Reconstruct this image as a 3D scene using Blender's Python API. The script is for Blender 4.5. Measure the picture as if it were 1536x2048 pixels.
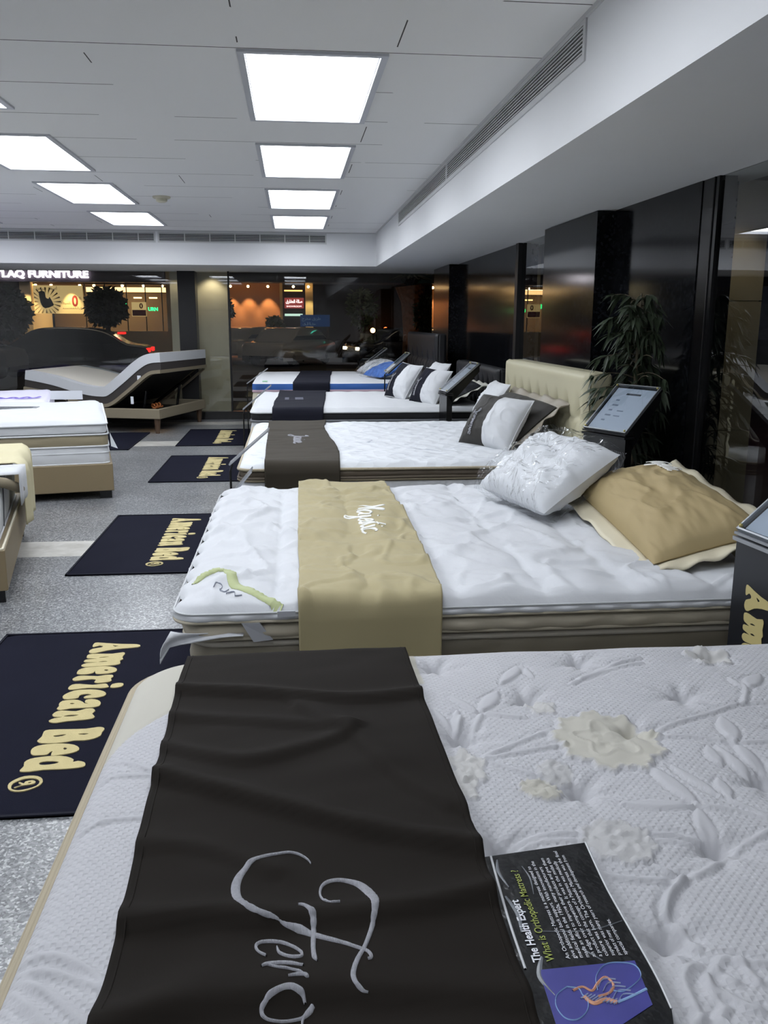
import bpy, bmesh, math, random, json
import numpy as np
from mathutils import Vector, Matrix
from mathutils.geometry import tessellate_polygon
for _o in list(bpy.data.objects): bpy.data.objects.remove(_o, do_unlink=True)
SC = bpy.context.scene
COL = SC.collection
PI = math.pi

# ---------------------------------------------------------------- camera
camd = bpy.data.cameras.new('camera'); camo = bpy.data.objects.new('camera', camd); COL.objects.link(camo)
camd.sensor_fit = 'VERTICAL'; camd.sensor_height = 36.0; camd.lens = 36.0 * 1750.0 / 2048.0
camd.clip_start = 0.05; camd.clip_end = 300
_r = Vector((0.99471822, -0.10259207, 0.00324516)); _u = Vector((0.01868637, 0.2120868, 0.97707216)); _f = Vector((0.10092811, 0.97185084, -0.21288368))
camo.matrix_world = Matrix(((_r.x, _u.x, -_f.x, 0.0), (_r.y, _u.y, -_f.y, 0.0), (_r.z, _u.z, -_f.z, 1.5), (0, 0, 0, 1)))
SC.camera = camo
# ---------------------------------------------------------------- world and exposure
SC.view_settings.view_transform = 'Standard'
try: SC.view_settings.look = 'None'
except Exception: pass
SC.view_settings.gamma = 1.0
SC.view_settings.use_curve_mapping = False
SC.view_settings.exposure = 0.30
W = bpy.data.worlds.new('night_sky'); SC.world = W; W.use_nodes = True
W.node_tree.nodes['Background'].inputs[0].default_value = (0.010, 0.011, 0.016, 1)
W.node_tree.nodes['Background'].inputs[1].default_value = 0.25
PANEL_E = 8.5          # ceiling light panels
PANEL_REAR = 4.0       # dimmer unseen panels added for illumination behind the photographer

# ---------------------------------------------------------------- materials
MATS = {}
def lin(c): return tuple(((x / 255.0) / 12.92 if x / 255.0 <= .04045 else ((x / 255.0 + .055) / 1.055) ** 2.4) for x in c) + (1.0,)
def mat(name, rgb, rough=.6, metal=0, spec=None, bump=None, var=None, sheen=0, coat=0, em=None, ems=0, alpha=None, trans=0):
    """rgb is an sRGB 0..255 triple; bump=(kind, scale, strength, distance); var=(scale, amount)"""
    m = bpy.data.materials.new(name); m.use_nodes = True; nt = m.node_tree; b = nt.nodes['Principled BSDF']
    b.inputs['Base Color'].default_value = lin(rgb); b.inputs['Roughness'].default_value = rough; b.inputs['Metallic'].default_value = metal
    if spec is not None: b.inputs['Specular IOR Level'].default_value = spec
    if sheen: b.inputs['Sheen Weight'].default_value = sheen; b.inputs['Sheen Roughness'].default_value = .4
    if coat: b.inputs['Coat Weight'].default_value = coat; b.inputs['Coat Roughness'].default_value = .05
    if em: b.inputs['Emission Color'].default_value = lin(em); b.inputs['Emission Strength'].default_value = ems
    if trans: b.inputs['Transmission Weight'].default_value = trans
    if alpha is not None: b.inputs['Alpha'].default_value = alpha
    tc = nt.nodes.new('ShaderNodeTexCoord')
    if var:
        n = nt.nodes.new('ShaderNodeTexNoise'); n.inputs['Scale'].default_value = var[0]; n.inputs['Detail'].default_value = 4
        nt.links.new(tc.outputs['Object'], n.inputs['Vector'])
        mx = nt.nodes.new('ShaderNodeMix'); mx.data_type = 'RGBA'; c = lin(rgb)
        mx.inputs[6].default_value = tuple(x * (1 - var[1]) for x in c[:3]) + (1,); mx.inputs[7].default_value = tuple(min(1, x * (1 + var[1])) for x in c[:3]) + (1,)
        nt.links.new(n.outputs[0], mx.inputs[0]); nt.links.new(mx.outputs[2], b.inputs['Base Color'])
    if bump:
        kind, sc, st, di = bump
        if kind == 'noise':
            n = nt.nodes.new('ShaderNodeTexNoise'); n.inputs['Scale'].default_value = sc; n.inputs['Detail'].default_value = 3; out = n.outputs[0]
        elif kind == 'voronoi':
            n = nt.nodes.new('ShaderNodeTexVoronoi'); n.inputs['Scale'].default_value = sc; out = n.outputs['Distance']
        elif kind == 'weave':
            n = nt.nodes.new('ShaderNodeTexWave'); n.inputs['Scale'].default_value = sc; n.inputs['Distortion'].default_value = .4; out = n.outputs[1]
        nt.links.new(tc.outputs['Object'], n.inputs['Vector'])
        bp = nt.nodes.new('ShaderNodeBump'); bp.inputs['Strength'].default_value = st; bp.inputs['Distance'].default_value = di
        nt.links.new(out, bp.inputs['Height']); nt.links.new(bp.outputs[0], b.inputs['Normal'])
    MATS[name] = m
    return m
def emit(name, rgb, s, var=None):
    m = bpy.data.materials.new(name); m.use_nodes = True; nt = m.node_tree; nt.nodes.clear()
    e = nt.nodes.new('ShaderNodeEmission'); o = nt.nodes.new('ShaderNodeOutputMaterial')
    e.inputs[0].default_value = lin(rgb); e.inputs[1].default_value = s; nt.links.new(e.outputs[0], o.inputs[0]); return m
def pane_mat(name, tint, refl=1.5, rough=0.0):
    m = bpy.data.materials.new(name); m.use_nodes = True; nt = m.node_tree; nt.nodes.clear()
    o = nt.nodes.new('ShaderNodeOutputMaterial'); t = nt.nodes.new('ShaderNodeBsdfTransparent'); g = nt.nodes.new('ShaderNodeBsdfGlossy')
    fr = nt.nodes.new('ShaderNodeFresnel'); mx = nt.nodes.new('ShaderNodeMixShader')
    t.inputs[0].default_value = tint + (1,); g.inputs['Roughness'].default_value = rough; fr.inputs[0].default_value = refl
    ge = nt.nodes.new('ShaderNodeNewGeometry'); sb = nt.nodes.new('ShaderNodeMath'); sb.operation = 'SUBTRACT'; sb.inputs[0].default_value = 1.0; nt.links.new(ge.outputs['Backfacing'], sb.inputs[1])
    ml = nt.nodes.new('ShaderNodeMath'); ml.operation = 'MULTIPLY'; nt.links.new(fr.outputs[0], ml.inputs[0]); nt.links.new(sb.outputs[0], ml.inputs[1])
    m2 = nt.nodes.new('ShaderNodeMath'); m2.operation = 'MULTIPLY'; m2.use_clamp = True; m2.inputs[1].default_value = 2.0; nt.links.new(ml.outputs[0], m2.inputs[0])
    nt.links.new(m2.outputs[0], mx.inputs[0]); nt.links.new(t.outputs[0], mx.inputs[1]); nt.links.new(g.outputs[0], mx.inputs[2]); nt.links.new(mx.outputs[0], o.inputs[0])
    return m

M = {}
M['wall'] = mat('white_wall', (224, 225, 226), .85, bump=('noise', 60, .05, .002))
M['soffit'] = mat('soffit_paint', (222, 223, 225), .8, bump=('noise', 40, .05, .002), var=(3, .02))
M['black'] = mat('black_gloss', (12, 12, 14), .22)
M['blackm'] = mat('black_matt', (16, 16, 18), .6)
M['void'] = mat('vent_dark', (30, 30, 31), .9)  # dark sheet standing in for the shade inside the vent slots
M['alu'] = mat('aluminium', (165, 168, 172), .35, metal=.8)
M['grille'] = mat('grille_paint', (196, 197, 198), .6)
M['frame'] = mat('light_frame_metal', (200, 202, 208), .4, metal=.3)
M['panel'] = emit('light_panel', (243, 248, 255), PANEL_E)
M['panel_dim'] = emit('light_panel_dim', (243, 248, 255), PANEL_REAR)
M['frame_dark'] = mat('window_frame_dark', (30, 30, 32), .4, metal=.4)
M['stone'] = mat('stone_cladding', (190, 180, 154), .55, var=(6, .12), bump=('noise', 90, .1, .003))
M['white'] = mat('white_fabric', (203, 205, 208), .85, sheen=.15, bump=('noise', 300, .15, .001))
M['duvet'] = mat('white_cotton', (196, 198, 202), .8, sheen=.2, bump=('noise', 35, .25, .006))
M['knit_side'] = mat('white_knit_side', (206, 208, 212), .9, bump=('voronoi', 45, .6, .006))
M['cream'] = mat('cream_fabric', (206, 199, 178), .75, bump=('noise', 120, .15, .002), var=(9, .05))
M['tape'] = mat('beige_binding', (166, 155, 132), .7, bump=('weave', 60, .4, .002))
M['tan'] = mat('tan_fabric', (162, 151, 115), .8, sheen=.1, bump=('noise', 250, .15, .001), var=(5, .04))
M['tan_cush'] = mat('tan_cushion_cloth', (164, 146, 106), .75, bump=('noise', 200, .15, .001))
M['brown'] = mat('dark_brown_velvet', (26, 22, 18), .85, spec=.15, bump=('noise', 300, .15, .001), var=(4, .12))
M['olive'] = mat('olive_brown_cloth', (58, 53, 45), .8, spec=.2, var=(6, .08))
M['navy'] = mat('navy_cloth', (27, 28, 38), .85, spec=.15)
M['navy_rug'] = mat('navy_rug', (22, 23, 36), .97, spec=.1, bump=('noise', 400, .5, .003), var=(3, .18))
M['gold_pile'] = mat('gold_rug_lettering', (190, 176, 128), .9, bump=('noise', 220, .6, .003), var=(30, .1))
M['silver'] = mat('silver_thread', (176, 176, 184), .5, bump=('weave', 260, .9, .001), var=(160, .3))
M['white_thread'] = mat('white_thread', (230, 230, 226), .5)
M['taupe'] = mat('taupe_fabric', (134, 124, 104), .8, bump=('noise', 200, .15, .001))
M['taupe_d'] = mat('grey_brown_satin', (120, 113, 98), .45, sheen=.2)
M['flange'] = mat('flange_satin', (150, 142, 128), .5)
M['beige_leather'] = mat('beige_leather', (128, 113, 86), .5, bump=('noise', 120, .12, .002), var=(3, .05))
M['hb'] = mat('cream_leather', (184, 178, 150), .5, bump=('noise', 90, .12, .002))
M['hb_black'] = mat('black_leather', (18, 18, 22), .5)
M['blue'] = mat('blue_band', (58, 104, 178), .7)
M['pink'] = mat('pinkish_tape', (196, 170, 182), .7)
M['purple'] = mat('purple_fabric', (104, 92, 150), .8)
M['purple_ink'] = mat('purple_print', (120, 104, 190), .7)
M['green_ribbon'] = mat('green_ribbon', (168, 176, 128), .6)
M['grey_strap'] = mat('grey_elastic', (176, 178, 184), .7)
M['wood'] = mat('walnut_leg', (86, 66, 50), .5)
M['card'] = mat('white_card', (226, 230, 236), .6)
M['ink'] = mat('dark_print', (50, 52, 60), .7)
M['ink_soft'] = mat('grey_print', (150, 155, 168), .7)
M['gold'] = mat('gold_print', (186, 172, 118), .5)
M['navy_banner'] = mat('black_banner', (24, 26, 32), .3)
M['brass'] = mat('brass_screw', (200, 186, 120), .3, metal=.8)
M['leaf'] = mat('ficus_leaf', (52, 62, 46), .42, var=(8, .35))
M['stem'] = mat('ficus_stem', (84, 76, 60), .7)
M['pot'] = mat('black_pot', (20, 20, 20), .5)
M['soil'] = mat('moss', (40, 36, 26), .95)
M['asphalt'] = mat('asphalt', (38, 38, 40), .8, var=(1.5, .2))
M['acrylic'] = pane_mat('clear_acrylic', (.80, .83, .86), 1.5, .05)
M['glass'] = pane_mat('shop_window_glass', (.88, .90, .90), 1.5)
M['leaflet'] = mat('leaflet_film', (18, 19, 22), .22, bump=('noise', 28, .5, .008))
M['leaflet_edge'] = mat('leaflet_edge', (205, 207, 210), .4)
M['pic'] = mat('leaflet_picture', (66, 66, 138), .3, var=(20, .25))
M['bone'] = mat('picture_orange', (196, 140, 110), .4)
M['bone_blue'] = mat('picture_blue', (150, 185, 225), .4)
M['txt_white'] = mat('leaflet_text_white', (214, 216, 222), .5)
M['txt_green'] = mat('leaflet_text_green', (140, 150, 62), .5)
M['detector'] = mat('detector_plastic', (196, 192, 172), .6)

def plastic_mat():
    m = bpy.data.materials.new('clear_plastic_wrap'); m.use_nodes = True; nt = m.node_tree; nt.nodes.clear()
    o = nt.nodes.new('ShaderNodeOutputMaterial'); t = nt.nodes.new('ShaderNodeBsdfTransparent'); g = nt.nodes.new('ShaderNodeBsdfGlossy')
    d = nt.nodes.new('ShaderNodeBsdfTranslucent'); d.inputs[0].default_value = (.9, .92, .95, 1)
    lw = nt.nodes.new('ShaderNodeLayerWeight'); lw.inputs[0].default_value = .22
    n = nt.nodes.new('ShaderNodeTexNoise'); tc = nt.nodes.new('ShaderNodeTexCoord'); mp = nt.nodes.new('ShaderNodeMapping')
    mp.inputs['Scale'].default_value = (9, 26, 9); n.inputs['Scale'].default_value = 1.0; n.inputs['Detail'].default_value = 3; n.inputs['Distortion'].default_value = 1.2
    nt.links.new(tc.outputs['Object'], mp.inputs[0]); nt.links.new(mp.outputs[0], n.inputs['Vector'])
    bp = nt.nodes.new('ShaderNodeBump'); bp.inputs['Strength'].default_value = .9; bp.inputs['Distance'].default_value = .03
    nt.links.new(n.outputs[0], bp.inputs['Height']); nt.links.new(bp.outputs[0], g.inputs['Normal']); nt.links.new(bp.outputs[0], lw.inputs['Normal'])
    g.inputs['Roughness'].default_value = .2; t.inputs[0].default_value = (.985, .99, .995, 1)
    mx = nt.nodes.new('ShaderNodeMixShader'); ge = nt.nodes.new('ShaderNodeNewGeometry'); sb = nt.nodes.new('ShaderNodeMath'); sb.operation = 'SUBTRACT'; sb.inputs[0].default_value = 1.0; nt.links.new(ge.outputs['Backfacing'], sb.inputs[1])
    ml = nt.nodes.new('ShaderNodeMath'); ml.operation = 'MULTIPLY'; nt.links.new(lw.outputs['Fresnel'], ml.inputs[0]); nt.links.new(sb.outputs[0], ml.inputs[1]); nt.links.new(ml.outputs[0], mx.inputs[0]); nt.links.new(t.outputs[0], mx.inputs[1]); nt.links.new(g.outputs[0], mx.inputs[2])
    nt.links.new(mx.outputs[0], o.inputs[0]); return m
M['wrap'] = plastic_mat()

def knit_mat():
    """white mattress ticking: diamond grid of dimples, cream figures carried by the attribute 'pat'"""
    m = bpy.data.materials.new('knitted_ticking'); m.use_nodes = True; nt = m.node_tree; b = nt.nodes['Principled BSDF']
    L = nt.links.new; N = nt.nodes.new
    b.inputs['Roughness'].default_value = .85; b.inputs['Sheen Weight'].default_value = .1
    tc = N('ShaderNodeTexCoord'); sp = N('ShaderNodeSeparateXYZ'); L(tc.outputs['Object'], sp.inputs[0])
    def mth(op, a, c=None):
        n = N('ShaderNodeMath'); n.operation = op
        for i, v in enumerate((a, c)):
            if v is None: continue
            if isinstance(v, (int, float)): n.inputs[i].default_value = v
            else: L(v, n.inputs[i])
        return n.outputs[0]
    K = 2 * PI / .0165
    s = mth('ADD', sp.outputs[0], sp.outputs[1]); d = mth('SUBTRACT', sp.outputs[0], sp.outputs[1])
    w = mth('MULTIPLY', mth('COSINE', mth('MULTIPLY', sp.outputs[0], K)), mth('COSINE', mth('MULTIPLY', sp.outputs[1], K)))
    w = mth('POWER', mth('ABSOLUTE', mth('MAXIMUM', w, .0)), .8)
    at = N('ShaderNodeAttribute'); at.attribute_name = 'pat'
    ap = N('ShaderNodeAttribute'); ap.attribute_name = 'plain'
    inv = mth('SUBTRACT', 1.0, ap.outputs['Fac'])
    h = mth('MULTIPLY', mth('MULTIPLY', w, inv), -1.0)
    bp = N('ShaderNodeBump'); bp.inputs['Strength'].default_value = .6; bp.inputs['Distance'].default_value = .0024
    L(h, bp.inputs['Height']); L(bp.outputs[0], b.inputs['Normal'])
    mx = N('ShaderNodeMix'); mx.data_type = 'RGBA'; mx.inputs[6].default_value = lin((182, 182, 186)); mx.inputs[7].default_value = lin((182, 179, 168))
    L(at.outputs['Fac'], mx.inputs[0]); L(mx.outputs[2], b.inputs['Base Color'])
    return m
M['knit'] = knit_mat()
def pattern_knit():
    m = mat('scroll_ticking', (208, 211, 215), .85, bump=('voronoi', 14, .5, .02)); nt = m.node_tree; b = nt.nodes['Principled BSDF']
    N = nt.nodes.new; L = nt.links.new
    tc = N('ShaderNodeTexCoord'); w = N('ShaderNodeTexWave'); w.wave_type = 'RINGS'; w.inputs['Scale'].default_value = 3.2; w.inputs['Distortion'].default_value = 9; w.inputs['Detail'].default_value = 1
    L(tc.outputs['Object'], w.inputs['Vector']); cr = N('ShaderNodeValToRGB'); e = cr.color_ramp.elements
    e[0].position = .0; e[0].color = lin((165, 170, 180)); e[1].position = .035; e[1].color = lin((205, 208, 212)); L(w.outputs[1], cr.inputs[0])
    n = N('ShaderNodeTexNoise'); n.inputs['Scale'].default_value = 4; L(tc.outputs['Object'], n.inputs['Vector'])
    c2 = N('ShaderNodeValToRGB'); c2.color_ramp.elements[0].position = .48; c2.color_ramp.elements[1].position = .56; L(n.outputs[0], c2.inputs[0])
    mx = N('ShaderNodeMix'); mx.data_type = 'RGBA'; mx.inputs[6].default_value = lin((208, 211, 215)); L(c2.outputs[0], mx.inputs[0]); L(cr.outputs[0], mx.inputs[7]); L(mx.outputs[2], b.inputs['Base Color'])
    return m
M['scroll'] = pattern_knit()

def terrazzo():
    m = bpy.data.materials.new('grey_granite_floor'); m.use_nodes = True; nt = m.node_tree; b = nt.nodes['Principled BSDF']; N = nt.nodes.new; L = nt.links.new
    tc = N('ShaderNodeNewGeometry'); v = N('ShaderNodeTexVoronoi'); v.inputs['Scale'].default_value = 130; L(tc.outputs['Position'], v.inputs['Vector'])
    cr = N('ShaderNodeValToRGB'); cr.color_ramp.interpolation = 'LINEAR'; e = cr.color_ramp.elements
    e[0].position = 0; e[0].color = lin((70, 72, 76)); e[1].position = 1; e[1].color = lin((182, 183, 184))
    a = e.new(.5); a.color = lin((114, 116, 119)); a = e.new(.78); a.color = lin((140, 142, 143))
    sx = N('ShaderNodeSeparateColor'); L(v.outputs['Color'], sx.inputs[0]); L(sx.outputs[0], cr.inputs[0])
    n = N('ShaderNodeTexNoise'); n.inputs['Scale'].default_value = 2.2; n.inputs['Detail'].default_value = 5; L(tc.outputs['Position'], n.inputs['Vector'])
    mx = N('ShaderNodeMix'); mx.data_type = 'RGBA'; mx.blend_type = 'MULTIPLY'; mx.inputs[0].default_value = 1
    c2 = N('ShaderNodeValToRGB'); c2.color_ramp.elements[0].color = (.8, .8, .8, 1); c2.color_ramp.elements[1].color = (1.12, 1.12, 1.12, 1); c2.color_ramp.elements[0].position = .3; c2.color_ramp.elements[1].position = .7
    L(n.outputs[0], c2.inputs[0]); L(cr.outputs[0], mx.inputs[6]); L(c2.outputs[0], mx.inputs[7])
    # pale marble bands laid across the floor (y ranges in metres)
    sp = N('ShaderNodeSeparateXYZ'); L(tc.outputs['Position'], sp.inputs[0]); acc = None
    for y0, y1 in ((.3, .72), (5.68, 6.09), (10.86, 11.3), (13.1, 13.5)):
        g = N('ShaderNodeMath'); g.operation = 'COMPARE'; g.inputs[1].default_value = (y0 + y1) / 2; g.inputs[2].default_value = (y1 - y0) / 2; L(sp.outputs[1], g.inputs[0])
        if acc is None: acc = g.outputs[0]
        else:
            q = N('ShaderNodeMath'); q.operation = 'MAXIMUM'; L(acc, q.inputs[0]); L(g.outputs[0], q.inputs[1]); acc = q.outputs[0]
    n2 = N('ShaderNodeTexNoise'); n2.inputs['Scale'].default_value = 7; n2.inputs['Detail'].default_value = 6; L(tc.outputs['Position'], n2.inputs['Vector'])
    c3 = N('ShaderNodeValToRGB'); c3.color_ramp.elements[0].color = lin((176, 173, 166)); c3.color_ramp.elements[1].color = lin((208, 206, 200)); c3.color_ramp.elements[0].position = .35; c3.color_ramp.elements[1].position = .7
    L(n2.outputs[0], c3.inputs[0]); m2 = N('ShaderNodeMix'); m2.data_type = 'RGBA'; L(acc, m2.inputs[0]); L(mx.outputs[2], m2.inputs[6]); L(c3.outputs[0], m2.inputs[7])
    L(m2.outputs[2], b.inputs['Base Color']); b.inputs['Roughness'].default_value = .28
    return m
M['floor'] = terrazzo()
def ceiling_tiles():
    m = bpy.data.materials.new('ceiling_tiles'); m.use_nodes = True; nt = m.node_tree; b = nt.nodes['Principled BSDF']; N = nt.nodes.new; L = nt.links.new
    b.inputs['Roughness'].default_value = .9; b.inputs['Base Color'].default_value = lin((206, 207, 210))
    tc = N('ShaderNodeNewGeometry'); sp = N('ShaderNodeSeparateXYZ'); L(tc.outputs['Position'], sp.inputs[0])
    def line(out, off, pitch, half):
        a = N('ShaderNodeMath'); a.operation = 'SUBTRACT'; a.inputs[1].default_value = off; L(out, a.inputs[0])
        p = N('ShaderNodeMath'); p.operation = 'PINGPONG'; p.inputs[1].default_value = pitch / 2; L(a.outputs[0], p.inputs[0])
        l = N('ShaderNodeMath'); l.operation = 'LESS_THAN'; l.inputs[1].default_value = half; L(p.outputs[0], l.inputs[0]); return l.outputs[0]
    def nz(sc, thr, off):
        mp = N('ShaderNodeMapping'); mp.inputs['Location'].default_value = (off, off, 0); L(tc.outputs['Position'], mp.inputs[0])
        n = N('ShaderNodeTexNoise'); n.inputs['Scale'].default_value = sc; n.inputs['Detail'].default_value = 1; L(mp.outputs[0], n.inputs['Vector'])
        g = N('ShaderNodeMath'); g.operation = 'GREATER_THAN'; g.inputs[1].default_value = thr; L(n.outputs[0], g.inputs[0]); return g.outputs[0]
    def mul(a, c):
        q = N('ShaderNodeMath'); q.operation = 'MULTIPLY'; L(a, q.inputs[0]); L(c, q.inputs[1]); return q.outputs[0]
    ly = mul(line(sp.outputs[1], 4.215, .69, .004), nz(1.3, .47, 3)); lx = mul(line(sp.outputs[0], -.21, .69, .003), nz(1.5, .6, 9))
    mxx = N('ShaderNodeMath'); mxx.operation = 'MAXIMUM'; L(ly, mxx.inputs[0]); L(lx, mxx.inputs[1])
    mx = N('ShaderNodeMix'); mx.data_type = 'RGBA'; mx.inputs[6].default_value = lin((232, 232, 232)); mx.inputs[7].default_value = lin((70, 68, 66)); L(mxx.outputs[0], mx.inputs[0]); L(mx.outputs[2], b.inputs['Base Color'])
    n = N('ShaderNodeTexNoise'); n.inputs['Scale'].default_value = 90; L(tc.outputs['Position'], n.inputs['Vector']); bp = N('ShaderNodeBump'); bp.inputs['Strength'].default_value = .08; bp.inputs['Distance'].default_value = .003
    L(n.outputs[0], bp.inputs['Height']); L(bp.outputs[0], b.inputs['Normal'])
    return m
M['ceil'] = ceiling_tiles()
def granite():
    m = mat('black_granite', (14, 15, 18), .10, spec=.28); nt = m.node_tree; b = nt.nodes['Principled BSDF']; N = nt.nodes.new; L = nt.links.new
    tc = N('ShaderNodeTexCoord'); v = N('ShaderNodeTexVoronoi'); v.inputs['Scale'].default_value = 60; L(tc.outputs['Object'], v.inputs['Vector'])
    sx = N('ShaderNodeSeparateColor'); L(v.outputs['Color'], sx.inputs[0]); cr = N('ShaderNodeValToRGB'); e = cr.color_ramp.elements
    e[0].color = lin((9, 10, 13)); e[0].position = .6; e[1].color = lin((30, 32, 36)); e[1].position = 1; L(sx.outputs[0], cr.inputs[0]); L(cr.outputs[0], b.inputs['Base Color']); return m
M['granite'] = granite()

# ---------------------------------------------------------------- mesh helpers
class MB:
    def __init__(s): s.v = []; s.f = []
    def add(s, v, f, mtx=None):
        o = len(s.v)
        s.v += [tuple(mtx @ Vector(p)) for p in v] if mtx is not None else [tuple(p) for p in v]
        s.f += [tuple(i + o for i in q) for q in f]; return s
    def box(s, x0, x1, y0, y1, z0, z1, mtx=None, ch=0):
        if ch <= 0:
            v = [(x0, y0, z0), (x1, y0, z0), (x1, y1, z0), (x0, y1, z0), (x0, y0, z1), (x1, y0, z1), (x1, y1, z1), (x0, y1, z1)]
            f = [(0, 3, 2, 1), (4, 5, 6, 7), (0, 1, 5, 4), (1, 2, 6, 5), (2, 3, 7, 6), (3, 0, 4, 7)]
        else:
            b = bmesh.new(); bmesh.ops.create_cube(b, size=1)
            for q in b.verts: q.co = Vector(((x0 + x1) / 2 + q.co.x * (x1 - x0), (y0 + y1) / 2 + q.co.y * (y1 - y0), (z0 + z1) / 2 + q.co.z * (z1 - z0)))
            bmesh.ops.bevel(b, geom=b.edges[:], offset=ch, segments=3, affect='EDGES', profile=.5); b.verts.index_update()
            v = [tuple(q.co) for q in b.verts]; f = [tuple(q.index for q in p.verts) for p in b.faces]; b.free()
        return s.add(v, f, mtx)
    def tube(s, pts, r, n=8, closed=False, caps=True):
        P = [Vector(p) for p in pts]; m = len(P); rs = r if isinstance(r, (list, tuple)) else [r] * m
        v = []; up = Vector((0, 0, 1)); prev = None
        for i in range(m):
            a = P[(i - 1) % m] if (closed or i > 0) else P[i]; b = P[(i + 1) % m] if (closed or i < m - 1) else P[i]
            t = (b - a); t = t.normalized() if t.length > 1e-9 else Vector((0, 0, 1))
            if prev is None: x = t.cross(up if abs(t.z) < .95 else Vector((1, 0, 0))).normalized()
            else: x = (prev - t * prev.dot(t)).normalized()
            prev = x; y = t.cross(x)
            for k in range(n):
                an = 2 * PI * k / n; v.append(tuple(P[i] + (x * math.cos(an) + y * math.sin(an)) * rs[i]))
        f = []
        for i in range(m if closed else m - 1):
            j = (i + 1) % m
            for k in range(n): f.append((i * n + k, i * n + (k + 1) % n, j * n + (k + 1) % n, j * n + k))
        if caps and not closed: f.append(tuple(range(n))[::-1]); f.append(tuple((m - 1) * n + k for k in range(n)))
        return s.add(v, f)
    def lathe(s, prof, c=(0, 0, 0), n=24, mtx=None):
        v = []; f = []; m = len(prof)
        for r, z in prof:
            for k in range(n): v.append((c[0] + r * math.cos(2 * PI * k / n), c[1] + r * math.sin(2 * PI * k / n), c[2] + z))
        for i in range(m - 1):
            for k in range(n): f.append((i * n + k, i * n + (k + 1) % n, (i + 1) * n + (k + 1) % n, (i + 1) * n + k))
        f.append(tuple(range(n))[::-1]); f.append(tuple((m - 1) * n + k for k in range(n)))
        return s.add(v, f, mtx)
    def sphere(s, c, r, n=10, mtx=None):
        rr = r if isinstance(r, (list, tuple)) else (r, r, r); v = []; f = []
        for i in range(n + 1):
            th = PI * i / n
            for k in range(2 * n): ph = PI * k / n; v.append((c[0] + rr[0] * math.sin(th) * math.cos(ph), c[1] + rr[1] * math.sin(th) * math.sin(ph), c[2] + rr[2] * math.cos(th)))
        for i in range(n):
            for k in range(2 * n): f.append((i * 2 * n + k, (i + 1) * 2 * n + k, (i + 1) * 2 * n + (k + 1) % (2 * n), i * 2 * n + (k + 1) % (2 * n)))
        return s.add(v, f, mtx)
    def grid(s, P, flip=False):
        """P: array (n, m, 3)"""
        n, m = P.shape[:2]; v = [tuple(map(float, q)) for q in P.reshape(-1, 3)]
        f = []
        for i in range(n - 1):
            for j in range(m - 1):
                q = (i * m + j, (i + 1) * m + j, (i + 1) * m + j + 1, i * m + j + 1); f.append(q[::-1] if flip else q)
        return s.add(v, f)

XF = {}
def mobj(name, mb, material, parent=None, smooth=False, world=True, auto=None):
    """link a mesh builder as one object. world=True: the coordinates are world ones and are taken into the parent's frame"""
    me = bpy.data.meshes.new(name); o = bpy.data.objects.new(name, me)
    vs = mb.v
    if parent is not None:
        if world: inv = XF[parent.name].inverted(); vs = [tuple(inv @ Vector(p)) for p in vs]
        o.parent = parent; XF[o.name] = XF[parent.name].copy()
    else:
        a = np.array(vs); c = Vector(((a[:, 0].min() + a[:, 0].max()) / 2, (a[:, 1].min() + a[:, 1].max()) / 2, a[:, 2].min()))
        vs = [(p[0] - c.x, p[1] - c.y, p[2] - c.z) for p in vs]; o.location = c; XF[o.name] = Matrix.Translation(c)
    me.from_pydata(vs, [], mb.f); me.materials.append(material); me.update()
    bm = bmesh.new(); bm.from_mesh(me); bmesh.ops.remove_doubles(bm, verts=bm.verts, dist=1e-5) if len(vs) < 20000 and not getattr(mb, 'keep', False) else None
    if not getattr(mb, 'nofix', False): bmesh.ops.recalc_face_normals(bm, faces=bm.faces)
    bm.to_mesh(me); bm.free()
    if smooth:
        me.polygons.foreach_set('use_smooth', [True] * len(me.polygons))
        if auto:
            md = o.modifiers.new('ws', 'WEIGHTED_NORMAL') if False else None
    COL.objects.link(o); return o
def thing(name, loc, label, cat, rotz=0, group=None):
    o = bpy.data.objects.new(name, None); COL.objects.link(o); o.empty_display_size = .1
    o.location = loc; o.rotation_euler = (0, 0, rotz); o['label'] = label; o['category'] = cat
    if group: o['group'] = group
    XF[o.name] = Matrix.Translation(Vector(loc)) @ Matrix.Rotation(rotz, 4, 'Z'); return o
def tag(o, label, cat, group=None):
    o['label'] = label; o['category'] = cat
    if group: o['group'] = group
    return o
def struct(o): o['kind'] = 'structure'; return o
def sbox(name, x0, x1, y0, y1, z0, z1, m, parent=None, ch=0):
    o = mobj(name, MB().box(x0, x1, y0, y1, z0, z1, ch=ch), m, parent)
    if parent is None: struct(o)
    return o
def solid(o, t, off=0):
    md = o.modifiers.new('thickness', 'SOLIDIFY'); md.thickness = t; md.offset = off; return o

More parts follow.
